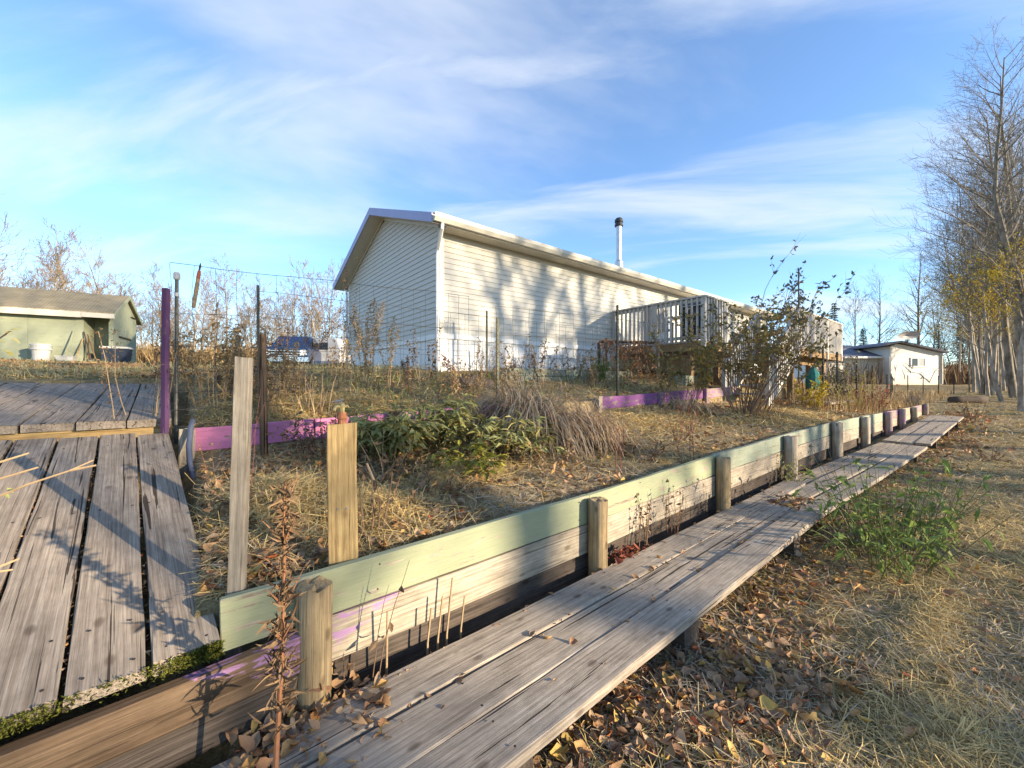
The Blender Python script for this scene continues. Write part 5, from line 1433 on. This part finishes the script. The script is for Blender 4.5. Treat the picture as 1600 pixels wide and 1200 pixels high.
for i in range(10):
    u = r.uniform(.55, .95); f = u * 12; j = min(int(f), 11); q = main[j]
    a = r.uniform(0, 6.28); sp = curve(q, (math.cos(a) * .7, math.sin(a) * .7, 1), r.uniform(.06, .14), 4, 0, r)
    sd_.tube(sp, [.004, .0035, .003, .002, .001], 4)
sd_.build('side_stems', 'stem_orange', fs)
# cut stalks between walkway and wall
ck = thing('cut_stalks', 'row of short cut tan stalks between the walkway and the wall', 'plant')
for (px, py0, py1, lean) in [(604, 1040, 955, .005), (668, 1005, 950, .02), (684, 1000, 932, .025), (698, 992, 903, .03), (720, 983, 932, .02)]:
    b0 = atY(px, py0, 1.80); b1 = atY(px + lean * 300, py1, 1.79)
    MB().tube([b0 - Vector((0, 0, .12)), b0, b1], [.006, .0055, .0045], 6).build('stalk', 'stem_tan', ck)
stalks('wall_weed', 'thin dark vine hanging over the green board right of the first post', 'plant', .60, 1.80, 2, .62, .05, lean=(.05, .0), stem='stem_brown', nleaf=2, leafmat='dry_brown', leaf=(.05, .03), seed=50, rad=.003, z=.28)
stalks('wall_weed', 'small leafy dried weed at the foot of the first round post', 'plant', .50, 1.74, 4, .22, .35, stem='stem_brown', nleaf=5, leafmat='leaf_litter', leaf=(.05, .04), seed=51, rad=.003, z=.26)
stalks('wall_weed', 'upright dry weed against the wall right of the second post', 'plant', 2.75, 1.78, 6, .48, .12, stem='stem_brown', nleaf=8, leafmat='dry_brown', leaf=(.04, .02), seed=52, rad=.004, z=.30)
stalks('wall_weed', 'red brown weed against the wall before the third post', 'plant', 3.15, 1.78, 5, .55, .15, stem='stem_orange', nleaf=8, leafmat='dry_brown', leaf=(.04, .018), seed=53, rad=.003, z=.33)
stalks('wall_weed', 'scraggly weed at the fourth round post of the wall', 'plant', 5.85, 1.72, 9, .38, .5, stem='stem_brown', nleaf=12, leafmat='leaf_peony', leaf=(.05, .02), seed=54, rad=.003, z=.38)
for k, (x, y, h) in enumerate([(3.0, 2.2, .75), (3.95, 2.05, .95), (4.9, 2.6, .6), (7.6, 2.5, .75), (8.3, 2.7, .7)]):
    stalks('bare_sapling', ['thin bare reddish sapling behind the wall left of the third post', 'tall thin sapling right behind the third wall post', 'little bare sapling in the straw bed', 'bare red stemmed sapling at the right of the straw bed', 'second bare sapling near the right of the straw bed'][k], 'plant', x, y, 3 if k < 2 else 6, h, .12 if k < 2 else .35, stem='stem_red', leafmat='leaf_red', nleaf=4, leaf=(.03, .015), seed=60 + k, rad=.004, side=1)

# peony clump
def peony(label, x, y, n, H, spread, mat, seed, leaf=(.13, .040), lean=(0, 0)):
    r = random.Random(seed)
    t = thing('peony_clump', label, 'plant', (x, y, gz(x, y)))
    st, lf = MB(), MB()
    for i in range(n):
        a = r.uniform(0, 6.28); q_ = r.random() ** .5
        d = (math.cos(a) * spread * q_ + lean[0], math.sin(a) * spread * q_ + lean[1], 1)
        pts = curve((math.cos(a) * .12 * q_, math.sin(a) * .12 * q_, 0), d, H * r.uniform(.7, 1.1), 5, .10, r)
        st.tube(pts, [.006, .0055, .005, .004, .003, .002], 4, cap=False)
        for j in range(2, 6):
            for k in range(3):
                sd = rv(r); sd.z = abs(sd.z) * .3; sd.normalize()
                base = pts[j]; pet = base + sd * r.uniform(.05, .10)
                st.tube([base, pet], .002, 3, cap=False)
                for ang in (-.6, 0, .6):
                    d2 = Matrix.Rotation(ang + r.uniform(-.15, .15), 3, 'Z') @ sd
                    d2.z += r.uniform(-.55, .15)
                    lf.leaf(pet, d2, (r.gauss(0, .3), r.gauss(0, .3), 1), leaf[0] * r.uniform(.7, 1.2), leaf[1] * r.uniform(.8, 1.2), fold=.22, curl=.25)
    st.build('stems', 'stem_green', t); lf.build('leaves', mat, t)
pc = atY(640, 735, 3.25); peony('large dull green peony clump in front of the pink edging', pc.x - .1, 3.45, 24, .44, .75, 'leaf_peony', 3)
pc = atY(700, 730, 3.3); peony('second peony clump with yellowing tops at the pink edging', pc.x + .05, 3.6, 16, .46, .6, 'leaf_peony', 4)
pc = atY(790, 750, 3.0); peony('drooping olive peony stems left of the dead lily', pc.x, 3.0, 16, .42, .8, 'leaf_peony', 5, lean=(.1, -.1))
pc = atY(735, 765, 2.75); peony('small bright yellow green peony sprig in the straw', pc.x, 2.75, 5, .24, .6, 'leaf_peony_yellow', 6, leaf=(.10, .04))
# small green sprouts
for k, (px, py, Y) in enumerate([(652, 772, 2.75), (662, 785, 2.65)]):
    q = atY(px, py, Y)
    t = stalks('green_sprout', ['small fresh green sprout in the leaf litter below the peonies', 'second little green sprout in the leaf litter'][k], 'plant', q.x, Y, 7, .09, 1.0, stem='stem_green', leafmat='leaf_green', nleaf=6, leaf=(.04, .008), seed=70 + k, rad=.0015)

# collapsed dead daylily fountains
def lily(label, x, y, n, L, seed, mat='lily_dead', lean=(0, 0), w=.012, rise=.8):
    r = random.Random(seed)
    t = thing('dead_daylily', label, 'plant', (x, y, gz(x, y)))
    b = MB()
    for i in range(n):
        a = r.uniform(0, 6.28); rr = .10 * r.random()
        h = r.uniform(.8, 2.6) * rise
        d = Vector((math.cos(a) + lean[0], math.sin(a) + lean[1], h * 1.6))
        pts = [Vector((math.cos(a) * rr, math.sin(a) * rr, 0))]; q = pts[0].copy(); d.normalize()
        l_ = L * r.uniform(.6, 1.15); ns_ = 8
        for k in range(ns_):
            q = q + d * l_ / ns_
            zmin = gz(x + q.x, y + q.y) - gz(x, y) + .004
            if q.z < zmin: q.z = zmin + r.uniform(0, .03)
            pts.append(q.copy())
            d = (d + Vector((0, 0, -.16 - .075 * k)) + rv(r, .12)).normalized()
        b.blade(pts, w * r.uniform(.4, 1.3))
    b.build('leaves', mat, t)
    return t
q = atY(838, 690, 3.35)
lily('big collapsed fountain of dead straw coloured daylily leaves', q.x, 3.4, 950, 1.1, 1, lean=(.25, -.35), w=.0085, rise=.6)
lily('orange based bundle of dead daylily leaves spilling towards the wall', q.x + .45, 3.0, 420, .72, 2, mat='lily_orange', lean=(.2, -.3), w=.0085)
lily('dead grass clump behind the big collapsed daylily', q.x + .15, 3.95, 520, .95, 3, w=.008, rise=.6)
lily('small grey dead clump under the leafy shrub', 6.7, 3.55, 160, .6, 4)
lily('dead tawny grass clump right of the last purple posts', 20.0, 2.2, 220, .9, 5, rise=1.2)
lily('dead clump beside the peony stems on the straw', q.x - .35, 3.8, 120, .6, 6)

# the leafy shrub in front of the deck
def shrub(label, x, y, n, H, spread, seed, mats, leaf, dens, lean=(0, 0), name='leafy_shrub', stem='stem_brown', rad=.012):
    r = random.Random(seed)
    t = thing(name, label, 'shrub', (x, y, gz(x, y)))
    st = MB(); lfs = [MB() for _ in mats]
    def br(p, d, L, rad_, lv):
        pts = curve(p, d, L, 6, -.015, r, .07)
        st.tube(pts, [rad_ * (1 - .75 * k / 6) for k in range(7)], 5 if lv == 0 else 3, cap=False)
        if lv < 2:
            for k in range(5 if lv == 0 else 4):
                u = r.uniform(.35, .98) * 6; j = min(int(u), 5); q = pts[j].lerp(pts[j + 1], u - j)
                sd = rv(r); sd.z = abs(sd.z) * .6 + .3
                br(q, (pts[j + 1] - pts[j]).normalized() + sd.normalized() * .8, L * r.uniform(.28, .48), rad_ * .5, lv + 1)
        if lv >= 1:
            for k in range(dens):
                if r.random() < .35: continue
                u = r.uniform(.25, 1) * 6; j = min(int(u), 5); q = pts[j].lerp(pts[j + 1], u - j)
                hfrac = q.z / H
                m = 0 if hfrac < .72 + r.gauss(0, .12) else -1
                lfs[m].leaf(q, rv(r) + Vector((0, 0, .2)), rv(r), leaf * r.uniform(.7, 1.25), leaf * r.uniform(.42, .6), curl=.2)
    for i in range(n):
        a = r.uniform(0, 6.28); q_ = r.random() ** .7
        d = Vector((math.cos(a) * spread * q_ + lean[0], math.sin(a) * spread * q_ + lean[1], 1))
        br(Vector((math.cos(a) * .15 * q_, math.sin(a) * .15 * q_, -.03)), d, H * r.uniform(.55, .95), rad, 0)
    st.build('stems', stem, t)
    for m, b in zip(mats, lfs):
        if b.v: b.build('leaves', m, t)
shrub('tall multi stemmed shrub with sparse yellowing leaves in front of the deck', 7.65, 2.95, 20, 2.5, .68, 5, ['leaf_shrub', 'leaf_shrub_dark'], .080, 6, lean=(.12, -.05))
shrub('twiggy orange brown shrub hiding the foot of the deck stairs', 8.55, 3.05, 16, 1.8, .65, 11, ['leaf_shrub', 'leaf_shrub'], .075, 5, name='twiggy_shrub', rad=.009)
shrub('lower shrub with brown leaves left of the tall leafy shrub', 7.0, 3.75, 9, 1.35, .55, 8, ['leaf_shrub', 'leaf_shrub'], .075, 6, name='brown_leaf_shrub', rad=.008)
# small bushes in the far part of the bed
stalks('yellow_bush', 'yellow green fine bush beyond the straw bed near the thin fence', 'shrub', 12.6, 2.45, 26, 1.15, .5, stem='stem_tan', leafmat='leaf_peony_yellow', nleaf=18, leaf=(.06, .02), seed=80, rad=.006)
stalks('orange_leaf_bush', 'low orange leaved bush under the right deck posts', 'shrub', 11.2, 2.9, 12, .9, .4, stem='stem_brown', leafmat='leaf_yellow', nleaf=20, leaf=(.08, .05), seed=81, rad=.006)
stalks('brown_bush', 'brown orange tangled bush by the purple wall posts', 'shrub', 13.8, 2.3, 26, 1.0, .65, stem='stem_brown', leafmat='leaf_red', nleaf=12, leaf=(.07, .03), seed=82, rad=.007)
stalks('twig_bush', 'grey twiggy bush behind the last purple posts', 'shrub', 16.5, 2.6, 24, 1.15, .6, stem='stem_tan', leafmat='dry_brown', nleaf=6, leaf=(.06, .03), seed=83, rad=.007)
stalks('dark_shrub', 'grey green hanging shrub below the right end of the deck', 'shrub', 15.4, 3.3, 20, 1.7, .35, stem='stem_brown', leafmat='leaf_shrub_dark', nleaf=34, leaf=(.10, .05), seed=84, rad=.008)
stalks('small_bush', 'low twiggy bush on the lawn right of the walkway end', 'shrub', 17.8, .72, 16, .75, .6, stem='stem_brown', leafmat='dry_brown', nleaf=10, leaf=(.07, .03), seed=85, rad=.008)
stalks('small_bush', 'low dark weed clump on the straw right of the walkway', 'shrub', 10.8, .28, 12, .5, .6, stem='stem_brown', leafmat='dry_brown', nleaf=10, leaf=(.05, .02), seed=86, rad=.005)

# green perennial beside the walkway
gp_ = thing('green_perennial', 'bushy green leafy perennial with dried flower heads beside the plank walkway', 'plant', (4.55, .62, gz(4.55, .62)))
r = random.Random(9); st, lf, hd_ = MB(), MB(), MB()
for i in range(105):
    a = r.uniform(0, 6.28); q_ = r.random() ** .6
    off = Vector((math.cos(a) * .60 * q_, math.sin(a) * .28 * q_, 0))
    L = r.uniform(.40, .98)
    pts = curve(off, (math.cos(a) * .55 * q_ + r.gauss(0, .12), math.sin(a) * .45 * q_ + r.gauss(0, .12), 1), L, 6, .03 if i % 3 else .12, r)
    st.tube(pts, [.004, .0038, .0034, .003, .0026, .002, .0014], 4, cap=False)
    for j in range(1, 6):
        for k in range(2):
            if r.random() < .30 + .10 * j * (i % 2): continue
            sd = rv(r); sd.z *= .3
            lf.leaf(pts[j].lerp(pts[j + 1], r.random()), sd.normalized() + Vector((0, 0, r.uniform(-.6, .5))), (r.gauss(0, .4), r.gauss(0, .4), 1), r.uniform(.06, .15), r.uniform(.022, .046), curl=.3)
    if i % 2 == 0:
        for k in range(9): hd_.leaf(pts[-1] + rv(r, .006), rv(r), rv(r), .014, .010)
st.build('stems', 'stem_green', gp_); lf.build('leaves', 'leaf_green', gp_); hd_.build('seed_heads', 'dry_brown', gp_)['kind'] = 'stuff'
# near left edge: twigs reaching into view
nl = thing('edge_twigs', 'pale dry twigs reaching in over the ramp from the left edge', 'plant')
for (pts_) in [[(-60, 800, 1.35), (40, 758, 1.40), (110, 735, 1.45), (146, 719, 1.5)], [(110, 735, 1.45), (150, 727, 1.48)], [(-60, 735, 1.3), (0, 722, 1.34), (45, 708, 1.4)], [(-60, 770, 1.3), (0, 748, 1.33), (60, 730, 1.38)], [(-50, 905, 1.2), (0, 885, 1.2), (30, 873, 1.24)], [(-50, 900, 1.2), (0, 893, 1.2), (20, 890, 1.22)]]:
    MB().tube([at(*q) for q in pts_], [.0045, .0035, .003, .0022][:len(pts_)], 5).build('twig', 'stem_tan', nl)
lm = MB(); r = random.Random(5)
for (px, py) in [(3, 520), (14, 516), (8, 526), (16, 528), (2, 548), (10, 550), (-8, 535), (4, 770), (10, 762)]:
    lm.leaf(at(px, py, 1.55), RT_ if False else (r.uniform(.2, 1), r.uniform(-.6, .3), r.uniform(-.6, .4)), (0, -.6, 1), .032, .016)
lm.build('leaves', 'leaf_peony', nl)
MB().tube([at(-70, 560, 1.6), at(-10, 535, 1.57), at(12, 520, 1.55)], .0025, 4).build('twig', 'stem_brown', nl)

# ------------------------------------------------------------------ litter: straw, leaves, grass
def scatter(n, px_range, dmin, dmax, cond, seed, power=1.0):
    """points over the ground, thinning with distance"""
    rs = np.random.RandomState(seed)
    u = rs.rand(n); d = dmin * (dmax / dmin) ** (u ** power)
    k = rs.uniform(px_range[0], px_range[1], n)
    x = F[0] * d + RT[0] * d * k; y = F[1] * d + RT[1] * d * k
    m = cond(x, y)
    return x[m], y[m], d[m], rs
def straw(name, x, y, d, rs, mat, L=(.05, .20), W=.0028, lift=.035, tilt=.35, kind=True, aniso=None):
    n = len(x)
    z = ground(x, y)
    clump = np.clip(hnoise(x * 2.1, y * 2.1) + .4, 0, 1)
    z = z + .004 + rs.rand(n) ** 1.6 * lift * (.35 + clump)
    a = rs.rand(n) * 2 * np.pi if aniso is None else aniso + rs.normal(0, .8, n)
    el = rs.normal(0, tilt, n)
    ln = rs.uniform(L[0], L[1], n) * (1 + .04 * d)
    w = W * rs.uniform(.6, 1.5, n) * np.maximum(1, d / 3.2)
    dirv = np.stack([np.cos(a) * np.cos(el), np.sin(a) * np.cos(el), np.sin(el)], -1)
    sd = np.stack([-np.sin(a), np.cos(a), rs.normal(0, .5, n)], -1)
    sd /= np.linalg.norm(sd, axis=1, keepdims=True)
    P = np.stack([x, y, z], -1)
    mid = P + rs.normal(0, 1, (n, 3)) * (ln * .05)[:, None] + np.array([0, 0, 1]) * (ln * .05)[:, None]
    p0 = P - dirv * (ln * .5)[:, None]; p2 = P + dirv * (ln * .5)[:, None]
    for q in (p0, p2, mid):
        gq = ground(q[:, 0], q[:, 1])
        q[:, 2] = np.where(gq > z + .12, q[:, 2], np.maximum(q[:, 2], gq + .003))
    hw = (w * .5)[:, None]
    V = np.stack([p0 - sd * hw, p0 + sd * hw, mid - sd * hw, mid + sd * hw, p2 - sd * hw * .6, p2 + sd * hw * .6], 1)
    o = bulk(name, V, [(0, 1, 3, 2), (2, 3, 5, 4)], mat)
    if kind: o['kind'] = 'stuff'
    return o
def leaves(name, x, y, d, rs, mat, L=(.018, .082), lift=.04, zoff=None):
    n = len(x)
    z = (ground(x, y) if zoff is None else zoff) + .006 + rs.rand(n) ** 1.5 * lift
    a = rs.rand(n) * 2 * np.pi
    nv = np.stack([rs.normal(0, .48, n), rs.normal(0, .48, n), np.ones(n)], -1); nv /= np.linalg.norm(nv, axis=1, keepdims=True)
    dv = np.stack([np.cos(a), np.sin(a), np.zeros(n)], -1)
    dv -= nv * (dv * nv).sum(1, keepdims=True); dv /= np.linalg.norm(dv, axis=1, keepdims=True)
    sv = np.cross(nv, dv)
    ln = (L[0] + (L[1] - L[0]) * rs.rand(n) ** 1.5) * np.maximum(1, d / 5); wd = ln * rs.uniform(.38, .9, n)
    fold = rs.uniform(.05, .55, n) * wd; curl = rs.normal(.08, .22, n) * ln
    P = np.stack([x, y, z], -1)
    rows = []
    bend = rs.normal(0, .16, n)
    for t, ww in ((0, .12), (.16, .62), (.36, .96), (.60, .88), (.82, .48), (1.0, .06)):
        for s_ in (-1, 0, 1):
            jw = rs.uniform(.72, 1.15, n)
            rows.append(P + dv * (ln * (t - .5 + rs.uniform(-.03, .03, n)))[:, None] + sv * (wd * .5 * ww * s_ * jw + bend * ln * (2 * t - 1) ** 2)[:, None] + nv * (abs(s_) * fold * ww + curl * (2 * t - 1) ** 2)[:, None])
    V = np.stack(rows, 1)
    V[:, :, 2] = np.maximum(V[:, :, 2], (z - .012)[:, None])
    f = []
    for i in range(5):
        for k in range(2): f.append((i * 3 + k, i * 3 + k + 1, (i + 1) * 3 + k + 1, (i + 1) * 3 + k))
    o = bulk(name, V, f, mat); o['kind'] = 'stuff'
    return o
def walkmask(x, y, pad=.0):
    e = np.interp(x, [0, 4.3, 7.8, 10.6, 17], [1.06, 1.10, 1.10, .90, .84])
    return (y > e - pad) & (y < e + .66 + pad) & (x > -.3) & (x < 17.3)
lawn = lambda x, y: (y < 1.74) & ~((walkmask(x, y, .0)) & (y > 1.38)) & (x > -3.0) & ~((x < .05) & (y > .98))
bed1 = lambda x, y: (y > 2.02) & (y < 4.10) & (x > .02) & (x < 20)
bed2 = lambda x, y: (y > 4.25) & (y < 6.9) & (x > -.05) & (x < 20)
noise_pick = lambda x, y, s, t, k=1.0: hnoise(x * s + 5, y * s - 2) * k + nr.normal(0, .22, len(x)) > t
full = (-1.45, 1.50)
x, y, d, rs = scatter(95000, full, 1.05, 30, lawn, 1)
m = noise_pick(x, y, .9, -.02); straw('lawn_straw', x[m], y[m], d[m], rs, 'straw', lift=.05)
m = ~m; straw('lawn_grass', x[m], y[m], d[m], rs, 'straw_grey', tilt=.4, lift=.04)
x, y, d, rs = scatter(50000, full, 1.05, 24, lawn, 21)
straw('lawn_thatch', x, y, d, rs, 'straw_green', L=(.04, .12), tilt=.3, lift=.02)
x, y, d, rs = scatter(62000, full, 1.0, 14, lawn, 2)
e = np.interp(x, [0, 4.3, 7.8, 10.6, 17], [1.06, 1.10, 1.10, .90, .84])
m = rs.rand(len(x)) < np.clip(1.2 - np.abs(e - y) * 1.75 + .60 * hnoise(x * 1.1, y * 1.1), .06, 1)
leaves('fallen_leaves', x[m], y[m], d[m], rs, 'leaf_litter')
# heaped loose straw round the near posts and in drifts over bed and lawn
def heap(name, cx, cy, rx, ry, n, h, seed, mat='straw', L=(.06, .22)):
    rs = np.random.RandomState(seed)
    x = rs.normal(cx, rx, n); y = np.maximum(rs.normal(cy, ry, n), 2.04 if cy > 2 else -9)
    if cy > 2: y = np.minimum(y, 4.1 if cy < 4.2 else 6.8)
    e = np.exp(-((x - cx) / rx / 1.4) ** 2 - ((y - cy) / ry / 1.4) ** 2)
    o = straw(name, x, y, np.full(n, max(1.5, cdepth((cx, cy)))), rs, mat, L=L, lift=.02, tilt=.45)
    me = o.data; co = np.empty(len(me.vertices) * 3, np.float32); me.vertices.foreach_get('co', co)
    co = co.reshape(-1, 6, 3); co[:, :, 2] += (e * h * rs.rand(n))[:, None]
    me.vertices.foreach_set('co', co.ravel()); me.update()
for k, (cx, cy, rx, ry, n, h) in enumerate([(.42, 2.75, .20, .28, 4200, .16), (.85, 2.45, .18, .18, 2600, .12), (1.7, 2.75, .30, .12, 1700, .07), (.5, 4.7, .3, .25, 3600, .14), (1.2, 4.8, .4, .25, 3000, .12), (5.2, 3.4, .9, .4, 4000, .07), (8.5, 2.7, 1.2, .4, 4000, .09)]):
    heap('straw_heap', cx, cy, rx, ry, n, h, 100 + k)
for k, (cx, cy, rx, ry, n, h) in enumerate([(2.45, .12, .24, .09, 3000, .05), (1.72, .16, .13, .07, 1600, .05), (3.4, .30, .35, .08, 2200, .05), (2.0, -.28, .20, .12, 2200, .06), (4.6, -.25, .5, .15, 2400, .05), (6.6, .2, .9, .2, 2600, .05)]):
    heap('straw_drift', cx, cy, rx, ry, n, h, 140 + k, L=(.05, .2))
x, y, d, rs = scatter(80000, full, 1.5, 22, bed1, 3)
m = noise_pick(x, y, .8, .02); straw('bed_straw', x[m], y[m], d[m], rs, 'straw', lift=.06)
m = ~m; straw('bed_grass', x[m], y[m], d[m], rs, 'straw_grey', lift=.05)
x, y, d, rs = scatter(34000, full, 1.5, 14, bed1, 4)
m = noise_pick(x, y, .7, -.18); leaves('bed_leaves', x[m], y[m], d[m], rs, 'leaf_litter')
x, y, d, rs = scatter(60000, full, 3.2, 22, bed2, 5)
m = noise_pick(x, y, .8, -.1); straw('upper_bed_straw', x[m], y[m], d[m], rs, 'straw', lift=.08)
m = ~m; straw('upper_bed_grass', x[m], y[m], d[m], rs, 'straw_green', lift=.12, tilt=.7)
x, y, d, rs = scatter(9000, full, 3.2, 12, bed2, 6)
leaves('upper_bed_leaves', x, y, d, rs, 'leaf_litter')
# grass and weeds beyond: by the shed, around the truck and under the deck
back = lambda x, y: ((y > 7.12) & (x < 3.6)) | ((x < -.1) & (y > 7.12))
x, y, d, rs = scatter(60000, (-1.5, .1), 5, 30, back, 7)
m = noise_pick(x, y, .5, .0); straw('yard_grass', x[m], y[m], d[m], rs, 'straw_green', L=(.08, .22), tilt=.9, lift=.10)
m = ~m; straw('yard_straw', x[m], y[m], d[m], rs, 'straw', L=(.06, .2), tilt=.5, lift=.06)
x, y, d, rs = scatter(9000, (-1.5, -.7), 5.3, 16, back, 8)
leaves('yard_leaves', x, y, d, rs, 'leaf_litter', L=(.05, .09))
# standing dry weeds along the upper bed and before the tree line
def weeds(name, x, y, d, rs, mat, H, W=.004, tilt=.28):
    n = len(x); z = ground(x, y) - .01
    h = H * rs.uniform(.35, 1.0, n); a = rs.rand(n) * 6.28; t = np.abs(rs.normal(0, tilt, n))
    P = np.stack([x, y, z], -1); w = (W * np.maximum(1, d / 4))[:, None] * .5
    d1 = np.stack([np.cos(a) * np.sin(t), np.sin(a) * np.sin(t), np.cos(t)], -1)
    d2 = np.stack([np.cos(a) * np.sin(t * 2.2), np.sin(a) * np.sin(t * 2.2), np.cos(t * 2.2)], -1)
    b = rs.rand(n) * 6.28; sd = np.stack([np.cos(b), np.sin(b), np.zeros(n)], -1)
    q1 = P + d1 * (h * .55)[:, None]; q2 = q1 + d2 * (h * .45)[:, None]
    V = np.stack([P - sd * w, P + sd * w, q1 - sd * w, q1 + sd * w, q2 - sd * w * .3, q2 + sd * w * .3], 1)
    o = bulk(name, V, [(0, 1, 3, 2), (2, 3, 5, 4)], mat); o['kind'] = 'stuff'
    return o
x, y, d, rs = scatter(16000, full, 4.2, 14, lambda x, y: (y > 4.9) & (y < 6.8) & (x > .0) & (x < 9) & (hnoise(x * 1.3, y * 1.3) > -.25), 9)
weeds('dry_weeds', x[::2], y[::2], d[::2], rs, 'dry_brown', .26, tilt=.7)
x, y, d, rs = scatter(7000, full, 3.4, 10, lambda x, y: (y > 4.4) & (y < 6.8) & (x > .0) & (x < 3.2), 10)
weeds('tan_weeds', x[::2], y[::2], d[::2], rs, 'dry_tan', .34, tilt=.6)
x, y, d, rs = scatter(5000, full, 4.5, 12, lambda x, y: (y > 4.5) & (y < 6.6) & (x > 1.2) & (x < 9), 12)
weeds('green_weeds', x, y, d, rs, 'leaf_green', .22, W=.007, tilt=.5)
x, y, d, rs = scatter(22000, (-1.1, -.35), 30, 52, lambda x, y: y > 20, 13)
weeds('far_brush', x, y, d, rs, 'dry_tan', 2.8, W=.008, tilt=.18)
x, y, d, rs = scatter(9000, (.75, 1.45), 34, 60, lambda x, y: y > -10, 14)
weeds('far_right_brush', x, y, d, rs, 'dry_brown', 2.4, W=.008, tilt=.2)
x, y, d, rs = scatter(6000, (.7, 1.3), 9, 22, lambda x, y: (y > 2.0) & (y < 5.5) & (x > 10.5), 15)
weeds('far_bed_weeds', x, y, d, rs, 'dry_tan', .45)
# leaves and straw lying on the planks
def on_planks(n, seed):
    rs = np.random.RandomState(seed)
    x = rs.uniform(.1, 9, n) ** 1.0; e = np.interp(x, [0, 4.3, 7.8, 10.6, 17], [1.06, 1.10, 1.10, .90, .84])
    k = rs.rand(n)
    y = e + np.where(k < .45, rs.choice([.218, .440], n) + rs.normal(0, .008, n), np.where(k < .85, rs.uniform(.60, .66, n), rs.uniform(.03, .6, n)))
    return x, y, rs
x, y, rs = on_planks(230, 3)
leaves('walkway_leaves', x, y, np.ones(len(x)) * 2, rs, 'leaf_litter', L=(.015, .05), lift=.006, zoff=0.28 + .021 * x - .002)
rs = np.random.RandomState(8)
n = 420; x = rs.uniform(.10, .62, n); y = rs.uniform(1.60, 1.80, n) - .25 * (rs.rand(n) ** 3)
leaves('corner_leaves', x, y, np.ones(n) * 1.6, rs, 'leaf_litter', lift=.09, zoff=np.full(n, .235))
n = 130; x = rs.uniform(4.6, 5.2, n); y = rs.uniform(1.30, 1.58, n)
leaves('gap_leaves', x, y, np.ones(n) * 2, rs, 'leaf_litter', lift=.05, zoff=np.full(n, .34))
n = 90; x = rs.normal(2.45, .12, n); y = rs.uniform(1.70, 1.82, n)
leaves('post_leaves', x, y, np.ones(n) * 2, rs, 'leaf_red', lift=.09, zoff=np.full(n, .29))
# litter caught in the gaps of the ramp
rs = np.random.RandomState(9); n = 900
k = rs.randint(0, 9, n); u = rs.uniform(0, 2.4, n)
xx = (pw + gp) * k + pw + gp / 2 + rs.normal(0, .004, n)
V0 = np.array([list(ramp_pt(uu, xi)) for uu, xi in zip(u, xx)])
leaves('ramp_gap_litter', V0[:, 0], V0[:, 1], np.ones(n), rs, 'leaf_litter', L=(.006, .018), lift=.004, zoff=V0[:, 2] - .022)

# ------------------------------------------------------------------ move each Empty and single mesh to its base
bpy.context.view_layer.update()
for root in WORLD_BUILT:
    lo = Vector((1e9,) * 3); hi = Vector((-1e9,) * 3)
    for ch in root.children:
        if ch.type != 'MESH': continue
        for c in ch.bound_box:
            q = ch.matrix_local @ Vector(c)
            lo = Vector(map(min, lo, q)); hi = Vector(map(max, hi, q))
    base = Vector(((lo.x + hi.x) / 2, (lo.y + hi.y) / 2, lo.z))
    root.location = base
    for ch in root.children:
        ch.location = ch.location - base
bpy.context.view_layer.update()
